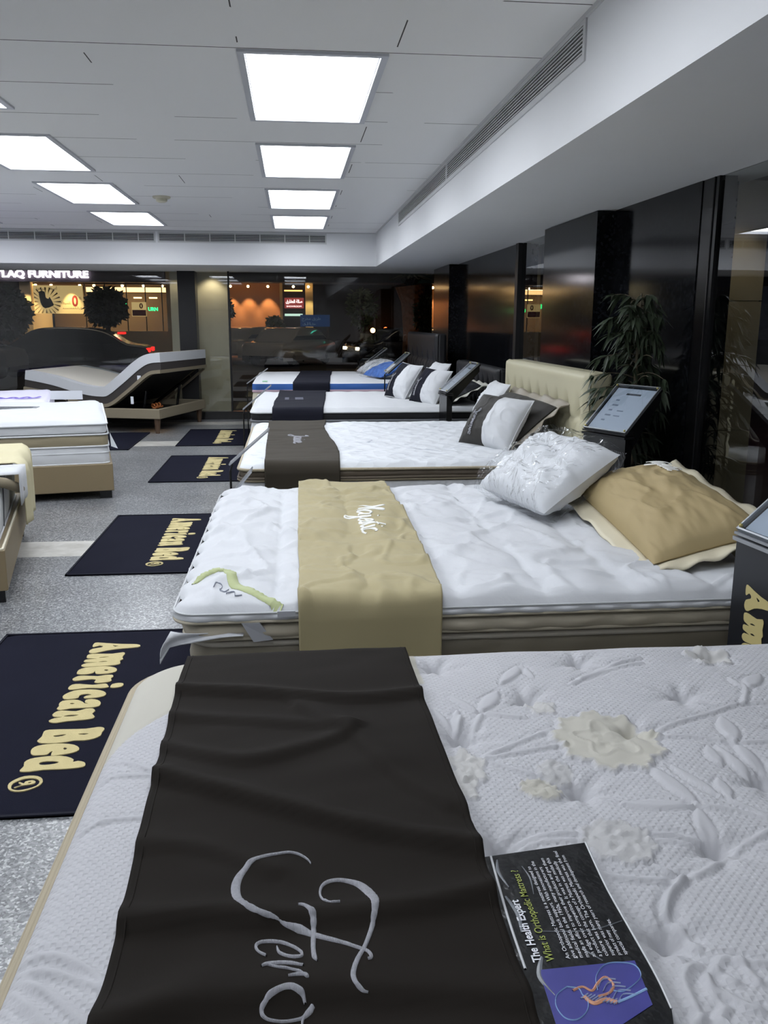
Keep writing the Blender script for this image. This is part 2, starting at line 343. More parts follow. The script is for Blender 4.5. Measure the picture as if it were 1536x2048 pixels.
rng = np.random.RandomState(7)
_LAT = rng.rand(64, 64)
def vnoise(x, y, seed=0):
    x = np.asarray(x, float) + seed * 7.31; y = np.asarray(y, float) + seed * 3.17
    xi = np.floor(x).astype(int); yi = np.floor(y).astype(int); fx = x - xi; fy = y - yi
    fx = fx * fx * fx * (fx * (fx * 6 - 15) + 10); fy = fy * fy * fy * (fy * (fy * 6 - 15) + 10)
    g = lambda a, b: _LAT[a % 64, b % 64]
    return ((g(xi, yi) * (1 - fx) + g(xi + 1, yi) * fx) * (1 - fy) + (g(xi, yi + 1) * (1 - fx) + g(xi + 1, yi + 1) * fx) * fy) * 2 - 1
def fbm(x, y, seed=0, o=3):
    r = 0; a = 1.0; k = 1.0
    for i in range(o): r = r + a * vnoise(x * k, y * k, seed + i * 5); a *= .5; k *= 2.07
    return r
def ridge(x, y, seed=0):
    """soft fold lines, 0..1"""
    return np.exp(-(vnoise(x, y, seed) / .13) ** 2)

def smooth_line(pts, k=8, closed=False):
    P = np.array(pts, float); n = len(P)
    if n < 3 and not closed:
        t = np.linspace(0, 1, k + 1)[:, None]; return P[0] * (1 - t) + P[-1] * t
    out = []
    for i in range(n if closed else n - 1):
        if closed: p0, p1, p2, p3 = P[(i - 1) % n], P[i], P[(i + 1) % n], P[(i + 2) % n]
        else: p0, p1, p2, p3 = P[max(i - 1, 0)], P[i], P[i + 1], P[min(i + 2, n - 1)]
        for j in range(k):
            t = j / k; out.append(.5 * ((2 * p1) + (-p0 + p2) * t + (2 * p0 - 5 * p1 + 4 * p2 - p3) * t * t + (-p0 + 3 * p1 - 3 * p2 + p3) * t ** 3))
    if not closed: out.append(P[-1])
    return np.array(out)

def ribbons(strokes, fn, lift=.0015, k=8, wscale=1.0, crown=.0012):
    """embroidery / handwriting: strokes of (u, v, width) laid on the surface fn(u, v, lift)"""
    mb = MB(); mb.keep = True
    for S in strokes:
        P = smooth_line(S, k); d = np.gradient(P[:, :2], axis=0); l = np.maximum(np.linalg.norm(d, axis=1), 1e-9)[:, None]; nrm = np.stack([-d[:, 1], d[:, 0]], 1) / l
        w = np.maximum(P[:, 2:3], 1e-4) * wscale / 2; rows = []
        for i in range(len(P)):
            row = []
            for s_, h in ((-1, -.0015), (-.85, lift), (0, lift + crown), (.85, lift), (1, -.0015)):
                q = P[i, :2] + nrm[i] * w[i] * s_; row.append(fn(q[0], q[1], h))
            rows.append(row)
        mb.grid(np.array(rows, float))
    return mb

def poly_extrude(polys, fn, h=.006, smooth=True, k=3):
    """outline followed by holes; fn(u, v, height) -> point. A raised flat figure with sides"""
    Q = [smooth_line(p, k, closed=True) if smooth else np.array(p, float) for p in polys]
    tri = tessellate_polygon([[Vector((a, b, 0)) for a, b in q] for q in Q]); flat = [tuple(p) for q in Q for p in q]
    mb = MB(); n = len(flat); mb.keep = True
    v = [tuple(fn(a, b, h)) for a, b in flat] + [tuple(fn(a, b, 0)) for a, b in flat]; f = [tuple(t) for t in tri]
    o = 0
    for q in Q:
        m = len(q)
        for i in range(m): j = (i + 1) % m; f.append((o + i, o + j, n + o + j, n + o + i))
        o += m
    mb.add(v, f); return mb

def text_mb(s, size, fn, depth=.0, shear=0, bold=0, align='LEFT', spacing=1.0, width=None, h=.001):
    cu = bpy.data.curves.new('t', 'FONT'); cu.body = s; cu.size = size; cu.shear = shear; cu.offset = bold; cu.align_x = align; cu.space_character = spacing
    cu.resolution_u = 3; cu.fill_mode = 'FRONT'
    if depth: cu.extrude = depth; cu.fill_mode = 'BOTH'
    o = bpy.data.objects.new('t', cu); COL.objects.link(o); dg = bpy.context.evaluated_depsgraph_get(); dg.update()
    me = bpy.data.meshes.new_from_object(o.evaluated_get(dg)); V = [tuple(q.co) for q in me.vertices]; F = [tuple(p.vertices) for p in me.polygons]
    bpy.data.objects.remove(o, do_unlink=True); bpy.data.curves.remove(cu); bpy.data.meshes.remove(me)
    if not V: return MB()
    k = 1.0
    if width:
        xs = [p[0] for p in V]; k = width / max(1e-6, max(xs) - min(xs))
    mb = MB(); mb.keep = True; mb.add([tuple(fn(p[0] * k, p[1], h + p[2])) for p in V], F); return mb
def merge(*mbs):
    r = MB(); r.keep = True
    for m in mbs: r.add(m.v, m.f)
    return r
def frame_fn(o, u, v):
    """plane frame: origin, u axis, v axis; lift goes along the normal"""
    o = Vector(o); u = Vector(u).normalized(); v = Vector(v).normalized(); n = u.cross(v)
    return lambda a, b, h: tuple(o + u * a + v * b + n * h)

# traced figures, in metres on the planes where they lie
RUG = [[[[-0.6174,-0.3683],[-0.6555,-0.3689],[-0.6671,-0.3556],[-0.6536,-0.308],[-0.6367,-0.2374],[-0.6276,-0.1685],[-0.6079,-0.1482],[-0.5886,-0.1575],[-0.579,-0.2268],[-0.5602,-0.2893],[-0.5316,-0.3359],[-0.534,-0.3603],[-0.5556,-0.3707],[-0.5854,-0.3605],[-0.6019,-0.3243],[-0.6167,-0.3206],[-0.6259,-0.3381],[-0.6102,-0.3592]],[[-0.624,-0.2775],[-0.6136,-0.2488],[-0.6049,-0.2627]]],[[[-0.489,-0.3656],[-0.5149,-0.3627],[-0.521,-0.325],[-0.5147,-0.2585],[-0.5285,-0.2132],[-0.5092,-0.2009],[-0.4738,-0.2053],[-0.4436,-0.1968],[-0.4272,-0.2075],[-0.3944,-0.2005],[-0.3769,-0.2192],[-0.3712,-0.2768],[-0.3655,-0.3341],[-0.3711,-0.3584],[-0.3875,-0.3662],[-0.4086,-0.35],[-0.4132,-0.3024],[-0.4232,-0.3595],[-0.4399,-0.3654],[-0.4531,-0.3577],[-0.458,-0.3118],[-0.4693,-0.357]],[[-0.4708,-0.3102],[-0.4795,-0.2905],[-0.477,-0.2642],[-0.4699,-0.2885]],[[-0.421,-0.2998],[-0.4283,-0.2801],[-0.4229,-0.2599],[-0.417,-0.282]]],[[[-0.3028,-0.3663],[-0.3352,-0.3647],[-0.3553,-0.3444],[-0.363,-0.3086],[-0.3661,-0.2591],[-0.3488,-0.218],[-0.3252,-0.2018],[-0.2981,-0.2041],[-0.2826,-0.234],[-0.2808,-0.2705],[-0.2897,-0.2855],[-0.3175,-0.2939],[-0.296,-0.2951],[-0.284,-0.3162],[-0.2825,-0.3445],[-0.2894,-0.3616]],[[-0.3216,-0.2563],[-0.3295,-0.2475],[-0.3196,-0.2352],[-0.3117,-0.244]]],[[[-0.2393,-0.3677],[-0.2641,-0.3525],[-0.2657,-0.3244],[-0.2562,-0.2695],[-0.266,-0.2389],[-0.2643,-0.2099],[-0.2445,-0.202],[-0.2262,-0.2086],[-0.2026,-0.2],[-0.1886,-0.2153],[-0.1821,-0.254],[-0.1939,-0.2704],[-0.2162,-0.2671],[-0.2264,-0.2875],[-0.2211,-0.3185],[-0.2141,-0.353],[-0.2256,-0.3653]]],[[[-0.1424,-0.3637],[-0.1736,-0.3554],[-0.1787,-0.3249],[-0.1634,-0.2699],[-0.1728,-0.2201],[-0.1522,-0.2061],[-0.1347,-0.2006],[-0.1277,-0.2307],[-0.1347,-0.2834],[-0.1242,-0.3281],[-0.1238,-0.3554]]],[[[-0.138,-0.1933],[-0.1639,-0.1904],[-0.1739,-0.1684],[-0.1701,-0.1497],[-0.1563,-0.1428],[-0.1338,-0.149],[-0.1263,-0.1753],[-0.1297,-0.1897]]],[[[-0.0554,-0.3651],[-0.0833,-0.3573],[-0.1099,-0.3326],[-0.1181,-0.2954],[-0.1135,-0.2474],[-0.0935,-0.212],[-0.0678,-0.1959],[-0.0445,-0.202],[-0.0331,-0.2304],[-0.0292,-0.2678],[-0.0406,-0.2788],[-0.0558,-0.2699],[-0.0607,-0.2517],[-0.073,-0.2698],[-0.0709,-0.2887],[-0.0606,-0.2998],[-0.037,-0.3002],[-0.0281,-0.3248],[-0.0307,-0.3521]]],[[[0.0144,-0.3618],[-0.0125,-0.3552],[-0.019,-0.3265],[-0.016,-0.2954],[0.0048,-0.2717],[0.0195,-0.2616],[0.0227,-0.2469],[0.0103,-0.2621],[-0.013,-0.2642],[-0.0203,-0.243],[-0.0085,-0.2176],[0.0162,-0.2003],[0.048,-0.2001],[0.059,-0.2259],[0.0606,-0.2554],[0.0619,-0.3072],[0.0727,-0.3416],[0.0595,-0.359],[0.0375,-0.356]],[[0.0166,-0.3199],[0.01,-0.312],[0.0175,-0.3008],[0.0231,-0.3089]]],[[[0.1074,-0.3615],[0.0824,-0.3503],[0.0812,-0.3174],[0.0893,-0.2785],[0.0704,-0.2457],[0.0703,-0.2197],[0.0919,-0.2058],[0.1175,-0.2114],[0.1448,-0.1957],[0.161,-0.2038],[0.1689,-0.2347],[0.1739,-0.2877],[0.1849,-0.328],[0.1802,-0.3507],[0.165,-0.3618],[0.1448,-0.3454],[0.1372,-0.3183],[0.1318,-0.3487],[0.1205,-0.3589]],[[0.1315,-0.3161],[0.1209,-0.2931],[0.1241,-0.2594],[0.1347,-0.2825]]],[[[0.3259,-0.3592],[0.296,-0.3519],[0.2566,-0.3554],[0.2424,-0.3381],[0.2449,-0.2706],[0.2471,-0.2065],[0.2373,-0.166],[0.2407,-0.1475],[0.2554,-0.1367],[0.2813,-0.141],[0.3087,-0.1406],[0.3299,-0.1605],[0.3405,-0.1927],[0.3386,-0.2275],[0.3475,-0.2528],[0.3535,-0.2922],[0.3491,-0.3376],[0.3377,-0.3543]],[[0.2945,-0.3114],[0.2882,-0.288],[0.2871,-0.2674],[0.2992,-0.2783],[0.3032,-0.3016]],[[0.2887,-0.227],[0.2845,-0.2052],[0.2895,-0.1859],[0.2965,-0.2025]]],[[[0.4181,-0.3574],[0.3889,-0.3605],[0.3683,-0.346],[0.3591,-0.3112],[0.3592,-0.2636],[0.3732,-0.2194],[0.3998,-0.1956],[0.4228,-0.1977],[0.4382,-0.2241],[0.4458,-0.2555],[0.4468,-0.281],[0.4145,-0.2834],[0.4231,-0.2912],[0.4382,-0.2972],[0.4399,-0.3166],[0.4387,-0.3434]],[[0.3995,-0.2509],[0.3904,-0.2474],[0.3988,-0.2363],[0.4076,-0.2432]]],[[[0.5418,-0.3578],[0.5157,-0.3526],[0.4879,-0.3589],[0.4651,-0.3459],[0.4543,-0.3127],[0.4503,-0.2676],[0.4593,-0.2257],[0.4832,-0.1952],[0.5019,-0.1941],[0.4952,-0.1777],[0.5056,-0.1557],[0.5222,-0.1467],[0.5386,-0.1515],[0.5453,-0.1855],[0.5477,-0.2299],[0.5463,-0.2784],[0.555,-0.3238],[0.5523,-0.3516]],[[0.4999,-0.3063],[0.4892,-0.2968],[0.4882,-0.2644],[0.4973,-0.2409],[0.5085,-0.2527],[0.5136,-0.2838],[0.5092,-0.3012]]],[[[0.6527,-0.364],[0.6276,-0.367],[0.6037,-0.3539],[0.5855,-0.331],[0.5847,-0.2997],[0.5988,-0.2738],[0.6255,-0.2604],[0.653,-0.2654],[0.6751,-0.29],[0.6845,-0.3179],[0.6755,-0.3479]],[[0.6518,-0.3535],[0.629,-0.3532],[0.6076,-0.334],[0.6003,-0.3111],[0.6057,-0.2876],[0.6264,-0.2701],[0.6534,-0.2739],[0.6695,-0.2977],[0.6761,-0.3234],[0.6679,-0.3453]]],[[[0.6548,-0.3425],[0.6425,-0.3224],[0.6293,-0.337],[0.6233,-0.3341],[0.6336,-0.3188],[0.6212,-0.317],[0.6143,-0.2978],[0.6245,-0.2837],[0.6368,-0.2853],[0.6433,-0.3021],[0.6473,-0.3241],[0.66,-0.3388]],[[0.6285,-0.3062],[0.6249,-0.2986],[0.6308,-0.2957],[0.6339,-0.3029]]]]
FERO = [[[0.0143,1.2328,0.00063],[0.009,1.2441,0.00127],[-0.0031,1.2571,0.00222],[-0.0172,1.2639,0.00254],[-0.0313,1.2635,0.00286],[-0.054,1.2562,0.00413],[-0.0761,1.2422,0.00571],[-0.0921,1.2196,0.00698],[-0.0991,1.1956,0.00857],[-0.0989,1.1717,0.00889],[-0.0929,1.1456,0.00857],[-0.0822,1.1248,0.00793],[-0.0706,1.1116,0.0073],[-0.0546,1.1029,0.00476],[-0.0358,1.0963,0.00254],[-0.0171,1.0879,0.00539],[0.0015,1.0798,0.0073],[0.0152,1.0705,0.00635],[0.0377,1.057,0.00539],[0.0569,1.0452,0.00413],[0.0756,1.0314,0.00349],[0.0855,1.024,0.00317],[0.0899,1.014,0.00317],[0.0885,1.0069,0.00286],[0.0847,1.0056,0.0019]],[[0.0541,1.1194,0.00095],[0.0422,1.1228,0.00127],[0.0314,1.1358,0.0019],[0.0264,1.1568,0.00222],[0.0286,1.175,0.00286],[0.0382,1.1861,0.00444],[0.0536,1.1893,0.00476],[0.0702,1.1843,0.00603],[0.0863,1.1733,0.00825],[0.098,1.1523,0.00952],[0.1039,1.1262,0.00857],[0.1036,1.1016,0.00666],[0.0982,1.0807,0.00476],[0.0906,1.0563,0.00413],[0.0816,1.0308,0.00381],[0.0726,1.0105,0.00413],[0.0659,0.9888,0.00444],[0.0632,0.9713,0.00444],[0.0658,0.9576,0.00381],[0.0722,0.9485,0.00317],[0.0802,0.9445,0.00095]],[[-0.0062,1.1226,0.00127],[-0.0003,1.1211,0.00286],[0.0083,1.1122,0.00476],[0.0143,1.0984,0.00635],[0.0148,1.0797,0.00476],[0.0139,1.0616,0.00444],[0.0134,1.0397,0.00413],[0.0146,1.0184,0.00413],[0.018,1.0081,0.00095]],[[-0.0498,1.03,0.0019],[-0.057,1.036,0.00222],[-0.063,1.0451,0.00254],[-0.064,1.055,0.00286],[-0.0572,1.062,0.00413],[-0.0428,1.0632,0.00476],[-0.0291,1.0592,0.00413],[-0.0155,1.0491,0.00317],[-0.0051,1.0372,0.00286],[-0.0019,1.0284,0.00254],[-0.0037,1.0227,0.00286],[-0.0126,1.0231,0.00413],[-0.0244,1.0285,0.00349],[-0.0326,1.0367,0.00286],[-0.0359,1.0489,0.00127]],[[-0.0552,1.0044,0.0019],[-0.0489,1.0092,0.00413],[-0.0344,1.0109,0.00444],[-0.017,1.0075,0.00444],[-0.0004,0.9994,0.00286]],[[-0.0474,1.0071,0.00159],[-0.0343,0.9997,0.0019],[-0.0184,0.9922,0.0019],[-0.0056,0.984,0.00222],[0.0042,0.9718,0.00222],[0.0015,0.9774,0.00381],[-0.0084,0.9784,0.00381],[-0.0201,0.9761,0.00095]],[[0.0009,0.939,0.00159],[-0.0024,0.9494,0.00444],[-0.0114,0.9568,0.00571],[-0.0211,0.9587,0.00571],[-0.0336,0.9553,0.00508],[-0.0458,0.9473,0.00444],[-0.0524,0.938,0.00381],[-0.0514,0.9299,0.00317],[-0.0438,0.923,0.00222],[-0.0276,0.9188,0.0019],[-0.0142,0.9192,0.0019],[-0.002,0.9224,0.00317],[0.0049,0.9296,0.00539],[0.0105,0.9363,0.00381]],[[-0.0007,0.924,0.0019],[-0.0028,0.9172,0.0019],[-0.0029,0.9085,0.00159],[0.001,0.8997,0.00127]]]
TUFT = [[0.3451,2.0612],[0.5301,1.8576],[0.7182,2.0671],[0.8989,1.8425],[1.0812,2.0646],[0.7092,1.6775],[0.3383,1.6753],[0.5222,1.4521],[0.3284,1.2792],[0.6909,1.2495],[0.8834,1.4452],[0.5163,1.0454]]
LEAF = [[0.5814,1.3953,0.7066,1.3666,0.034],[0.6854,1.5158,0.7171,1.3696,0.0367],[0.7277,1.5117,0.7723,1.3893,0.0259],[0.797,1.4576,0.7856,1.3838,0.0318],[0.9309,1.7108,0.9055,1.5975,0.046],[0.8338,1.5775,0.8288,1.5068,0.0362],[0.853,1.581,0.8656,1.4509,0.026],[0.8977,1.5874,0.8983,1.4664,0.033],[1.0612,1.8576,1.141,1.9319,0.0453],[1.0498,1.9176,1.0633,1.8502,0.0215],[0.4071,1.7922,0.4705,1.8998,0.0398],[0.3475,1.87,0.4004,1.7866,0.0232],[0.4084,1.7858,0.5059,1.7516,0.0238],[0.3359,1.7027,0.3536,1.7974,0.024],[0.2958,1.8093,0.3324,1.6973,0.0199],[0.4891,1.9412,0.5657,2.042,0.0356],[0.5627,2.0422,0.575,1.9628,0.0195],[0.7094,1.3581,0.6901,1.2506,0.0344],[0.5607,1.2091,0.5993,1.1702,0.0134]]
VINE = [[[0.3678,1.5863],[0.4557,1.6409],[0.5431,1.6943]],[[0.3657,1.5764],[0.4546,1.5985],[0.5467,1.6213]],[[0.3672,1.5613],[0.4248,1.5218],[0.4843,1.4972]],[[0.737,1.647],[0.7816,1.6771],[0.9187,1.7368],[1.0141,1.7793],[1.0746,1.7736]],[[0.76,1.6391],[0.8358,1.6207],[0.9003,1.5925],[0.9698,1.5858]],[[0.7085,1.3705],[0.7654,1.3487],[0.8171,1.312]],[[0.7743,1.3933],[0.8061,1.3407],[0.8212,1.3194]],[[0.5946,1.296],[0.6369,1.2904],[0.6759,1.2734]],[[0.5894,1.2783],[0.6289,1.2722],[0.6677,1.2563]],[[0.2849,1.3189],[0.3085,1.313],[0.3215,1.2797]],[[0.343,1.2846],[0.3895,1.3051],[0.4455,1.3106],[0.477,1.3038]],[[0.3515,1.2699],[0.4068,1.2926],[0.4711,1.2863]],[[0.4592,1.2029],[0.4904,1.1809],[0.548,1.1691],[0.5979,1.1672],[0.6471,1.1876],[0.704,1.2284],[0.7971,1.2762]],[[0.5979,1.1672],[0.5578,1.1291],[0.5365,1.0932]],[[0.4032,1.7738],[0.3751,1.7163],[0.3537,1.6617]],[[0.3584,1.7658],[0.3324,1.6973],[0.3317,1.6529]],[[1.0633,1.8502],[1.0196,1.7788]],[[0.903,1.5977],[0.8927,1.5879]],[[0.6862,1.9522],[0.808,2.0353],[0.882,2.0616]],[[0.6593,1.925],[0.7843,2.0051],[0.8753,2.0289]],[[0.596,1.169],[0.5563,1.1291],[0.5362,1.0899],[0.544,1.0673],[0.5515,1.0209]],[[0.4951,0.8908],[0.4971,0.9167],[0.5028,0.9576],[0.5192,0.9816],[0.5392,0.989],[0.5506,0.9785],[0.5369,0.9614],[0.5363,0.9437],[0.5482,0.9251],[0.5622,0.9069],[0.5761,0.899]],[[0.5585,0.9777],[0.5683,0.9919],[0.5834,0.9942],[0.6008,0.9848],[0.6295,0.9782]],[[0.5974,0.989],[0.5973,0.9627],[0.6009,0.9443]],[[0.5585,0.9777],[0.5627,0.9589],[0.5702,0.9474]],[[0.4753,0.8648],[0.4812,0.8827],[0.4976,0.8906],[0.5163,0.8824],[0.5278,0.8657]],[[0.5376,0.9094],[0.5193,0.8884],[0.5214,0.8725],[0.5287,0.8626]],[[0.5369,0.9614],[0.5296,0.9408],[0.5325,0.9199]],[[-0.372,1.6262],[-0.3343,1.6114],[-0.2727,1.5729]],[[-0.376,1.5448],[-0.3525,1.5617],[-0.2672,1.5583]],[[-0.3753,1.3823],[-0.3292,1.4089],[-0.2366,1.4115]],[[-0.3823,1.0863],[-0.3235,1.0733],[-0.2547,1.0187],[-0.2228,0.9836]],[[-0.3812,1.0581],[-0.3286,1.0461],[-0.2527,1.0087]],[[-0.3759,1.044],[-0.3175,1.0024],[-0.2534,0.9362]],[[-0.3805,1.0247],[-0.3167,0.9569],[-0.3011,0.9381]]]
FLOWER = [[0.6422,1.6338,0.111,0.1267,1],[0.5323,1.2767,0.0623,0.0657,2],[0.4944,1.5151,0.0348,0.0406,2],[0.4489,1.4554,0.0402,0.0353,1],[0.328,1.5456,0.035,0.0639,3],[0.3015,1.4697,0.0313,0.0504,3],[0.5498,1.8107,0.0326,0.0436,3],[1.074,2.0691,0.0566,0.0565,3]]
CREAM = [[-0.3886,1.639],[-0.3704,1.6917],[-0.3495,1.7391],[-0.3106,1.8055],[-0.2722,1.856],[-0.2226,1.9025],[-0.1638,1.9487]]
LEAFLET = [[0.29,1.2299],[0.4658,1.2531],[0.4593,1.1387],[0.4597,1.0381],[0.4601,0.9512],[0.4565,0.8947],[0.4431,0.8531],[0.2782,0.8695],[0.2802,0.9797],[0.2822,1.0888]]
LTXT = [[0.3177,0.9897],[0.3224,1.1199],[0.3352,0.9902],[0.3446,1.1643],[0.3578,0.9916],[0.3671,1.2094],[0.4385,0.9963],[0.4386,1.0691]]
LPIC = [[0.3094,0.9761],[0.4427,0.9806],[0.4354,0.9032],[0.3777,0.8716],[0.3049,0.8788]]
LSKULL = [[0.3371,0.9427],[0.3207,0.9309],[0.3138,0.9121],[0.3189,0.8927],[0.3322,0.8883],[0.3482,0.8991],[0.3558,0.9143],[0.3527,0.9277],[0.351,0.9379],[0.3371,0.9427]]
LSPINE = [[0.3541,0.9243],[0.3626,0.912],[0.3794,0.9169],[0.3923,0.9107],[0.4131,0.9184],[0.438,0.9293]]
LRIB = [[0.3747,0.9322],[0.3803,0.9556],[0.3978,0.9752],[0.4178,0.9787],[0.439,0.9712],[0.4385,0.9499],[0.4094,0.9288],[0.3945,0.9303]]
LJAW = [[0.3425,0.9354],[0.357,0.9407],[0.3673,0.933],[0.3793,0.9453],[0.3929,0.9544],[0.3981,0.94],[0.3884,0.9275],[0.3713,0.9226]]

# ================================================================ the room
H = 2.667; SB = 2.23; SX = 1.161; SY = 12.316; GX = 2.17; GY = 13.86; LX = -6.4; BY = -3.4
sbox('floor', LX - .2, GX + .25, BY - .2, GY + .25, -.12, 0, M['floor'])
# suspended ceiling, with the light openings left out of it so that the panels sit recessed
LIGHTS = []
for x0 in (-.21, -2.19, -4.17):  # leftmost row is unseen, added as fill light
    for y0 in ((4.235, 6.32, 8.39, 10.42) if x0 > -1 else (4.1, 6.2, 8.23, 10.3)): LIGHTS.append((x0, y0, 1))
    for y0 in (2.06, -.03, -2.1): LIGHTS.append((x0, y0, 0 if y0 < 1 else 2))
LW, LD = .655, 1.36
cm = MB()
xs = sorted({LX, SX} | {l[0] for l in LIGHTS} | {l[0] + LW for l in LIGHTS}); ys = sorted({BY, SY} | {round(l[1], 4) for l in LIGHTS} | {round(l[1] + LD, 4) for l in LIGHTS})
for i in range(len(xs) - 1):
    for j in range(len(ys) - 1):
        cx, cy = (xs[i] + xs[i + 1]) / 2, (ys[j] + ys[j + 1]) / 2
        if any(l[0] < cx < l[0] + LW and l[1] < cy < l[1] + LD for l in LIGHTS): continue
        cm.box(xs[i], xs[i + 1], ys[j], ys[j + 1], H, H + .02)
struct(mobj('ceiling', cm, M['ceil']))
_lb = {1: 'bright square ceiling light panel, ', 0: 'ceiling light panel over the camera end, '}
_rank = ['nearest of the row beside the long bulkhead', 'second nearest of the row beside the long bulkhead', 'third nearest of the row beside the long bulkhead', 'farthest of the row beside the long bulkhead']
_rank2 = ['nearest of the left row, only its corner in view', 'second of the left row, cut by the picture edge', 'third of the left row, close to the smoke detector', 'last of the left row, by the end wall vent']
def light_panel(x0, y0, on, label, grp):
    t = thing('ceiling_light', (x0 + LW / 2, y0 + LD / 2, H - .012), label, 'ceiling light', group=grp)
    fr = MB(); a = .022; z0, z1 = H - .012, H + .006
    fr.box(x0 - .01, x0 + LW + .01, y0 - .01, y0 + a, z0, z1).box(x0 - .01, x0 + LW + .01, y0 + LD - a, y0 + LD + .01, z0, z1)
    fr.box(x0 - .01, x0 + a, y0 + a, y0 + LD - a, z0, z1).box(x0 + LW - a, x0 + LW + .01, y0 + a, y0 + LD - a, z0, z1)
    fr.box(x0 + .005, x0 + a + .004, y0, y0 + LD, z1, z1 + .05).box(x0 + LW - a - .004, x0 + LW - .005, y0, y0 + LD, z1, z1 + .05)
    fr.box(x0, x0 + LW, y0, y0 + a, z1, z1 + .05).box(x0, x0 + LW, y0 + LD - a, y0 + LD, z1, z1 + .05)
    mobj('frame', fr, M['frame'], t)
    b = MB().box(x0 + a, x0 + LW - a, y0 + a, y0 + LD - a, H + .022, H + .034)
    mobj('diffuser', b, M['panel'] if on else M['panel_dim'], t)
k0 = k1 = 0
for x0, y0, on in LIGHTS:
    if x0 > -1 and on == 1: lb = 'bright rectangular ceiling light, ' + _rank[k0]; k0 += 1; g = 'lights of the row beside the long bulkhead'
    elif x0 > -3 and on == 1: lb = 'bright rectangular ceiling light, ' + _rank2[k1]; k1 += 1; g = 'lights of the left row'
    else: lb = 'unseen rectangular ceiling light, inferred or added for fill, over the left or camera end'; g = 'ceiling lights outside the picture'
    light_panel(x0, y0, on, lb, g)
# bulkhead along the right side and across the far end: box with white face and flat underside
sbox('ceiling_soffit_right', SX, GX + .25, BY, GY + .25, SB, H + .05, M['soffit'])
sbox('ceiling_soffit_far', LX, SX, SY, GY + .25, SB, H + .05, M['soffit'])
sbox('wall_left', LX - .15, LX, BY, GY, 0, H, M['wall']); sbox('wall_back', LX, GX, BY - .15, BY, 0, H, M['wall'])
bpy.data.objects['ceiling_soffit_right'].name = 'trim_1'; bpy.data.objects['ceiling_soffit_far'].name = 'trim_2'
# corner bead lines and ceiling-edge bar
sbox('trim_3', SX - .012, SX, BY, SY, H - .016, H, M['grille']); sbox('trim_4', LX, SX, SY - .012, SY, H - .016, H, M['grille'])
# linear vents
def vent_x(x, y0, y1, z0, z1, label):                     # on the right bulkhead face, running along y
    t = thing('air_vent', (x, (y0 + y1) / 2, z0), label, 'air vent')
    fm = MB(); b = .028
    fm.box(x - .008, x, y0 - b, y1 + b, z0 - b, z0).box(x - .008, x, y0 - b, y1 + b, z1, z1 + b).box(x - .008, x, y0 - b, y0, z0, z1).box(x - .008, x, y1, y1 + b, z0, z1)
    mobj('vent_frame', fm, M['grille'], t); mobj('slot_shade', MB().box(x - .003, x - .0005, y0, y1, z0, z1), M['void'], t)
    n = 7
    for i in range(n):
        z = z0 + (z1 - z0) * (i + .5) / n; mobj('blade', MB().box(x - .009, x - .003, y0, y1, z - .0028, z + .0028), M['grille'], t)
def vent_y(y, x0, x1, z0, z1, label):
    t = thing('air_vent', ((x0 + x1) / 2, y, z0), label, 'air vent'); b = .02
    fm = MB().box(x0 - b, x1 + b, y - .008, y, z0 - b, z0).box(x0 - b, x1 + b, y - .008, y, z1, z1 + b).box(x0 - b, x0, y - .008, y, z0, z1).box(x1, x1 + b, y - .008, y, z0, z1)
    k = x0 + .33
    while k < x1 - .1: fm.box(k - .005, k + .005, y - .011, y - .003, z0, z1); k += .33
    mobj('vent_frame', fm, M['grille'], t); mobj('slot_shade', MB().box(x0, x1, y - .003, y - .0005, z0, z1), M['void'], t)
    for i in range(5):
        z = z0 + (z1 - z0) * (i + .5) / 5; mobj('blade', MB().box(x0, x1, y - .009, y - .003, z - .0035, z + .0035), M['grille'], t)
vent_x(SX, 3.64, 6.72, 2.525, 2.632, 'long white slot vent on the right bulkhead, section nearer the camera')
vent_x(SX, 6.78, 9.70, 2.525, 2.632, 'long white slot vent on the right bulkhead, section farther away')
vent_y(SY, -1.72, .47, 2.53, 2.628, 'slatted vent on the end wall bulkhead, right section above the beige columns')
vent_y(SY, -4.3, -1.79, 2.53, 2.628, 'slatted vent on the end wall bulkhead, left section running out of view')
# smoke detector
t = thing('smoke_detector', (-1.223, 9.044, H), 'small round cream smoke detector between the two rows of ceiling lights', 'smoke detector')
mobj('detector_base', MB().lathe([(.085, 0), (.085, -.012), (.075, -.02)], (-1.223, 9.044, H)), M['detector'], t, smooth=False)
mobj('sensor_head', MB().lathe([(.055, -.02), (.052, -.045), (.035, -.055)], (-1.223, 9.044, H)), M['detector'], t)

# right side: polished black granite piers and wall panels, windows between them
sbox('wall_right', GX, GX + .2, 4.68, 5.95, 0, SB, M['granite'])
sbox('wall_right_pier', 2.045, GX + .2, 5.95, 7.2, 0, SB - .005, M['granite']).name = 'wall_right_pier'
sbox('wall_right_panel', GX, GX + .2, 8.55, 11.6, 0, SB, M['granite'])
sbox('wall_right_end', 2.045, GX + .2, 11.6, 12.85, 0, SB - .005, M['granite'])
sbox('trim_5', GX + .005, GX + .1, 4.50, 4.68, 0, SB, M['black']); sbox('trim_6', GX + .0, GX + .005, 4.54, 4.548, 0, SB, M['frame_dark'])
sbox('trim_7', GX - .02, GX + .1, 8.45, 8.55, 0, SB, M['frame_dark'])
sbox('wall_right_rear', GX, GX + .2, BY, -.6, 0, SB, M['wall'])
sbox('window_1', GX + .02, GX + .032, -.6, 4.50, .1, SB, M['glass']); sbox('window_2', GX + .02, GX + .032, 7.2, 8.45, .1, SB, M['glass'])
sbox('window_3', GX + .02, GX + .032, 12.85, GY + .05, .1, SB, M['glass'])
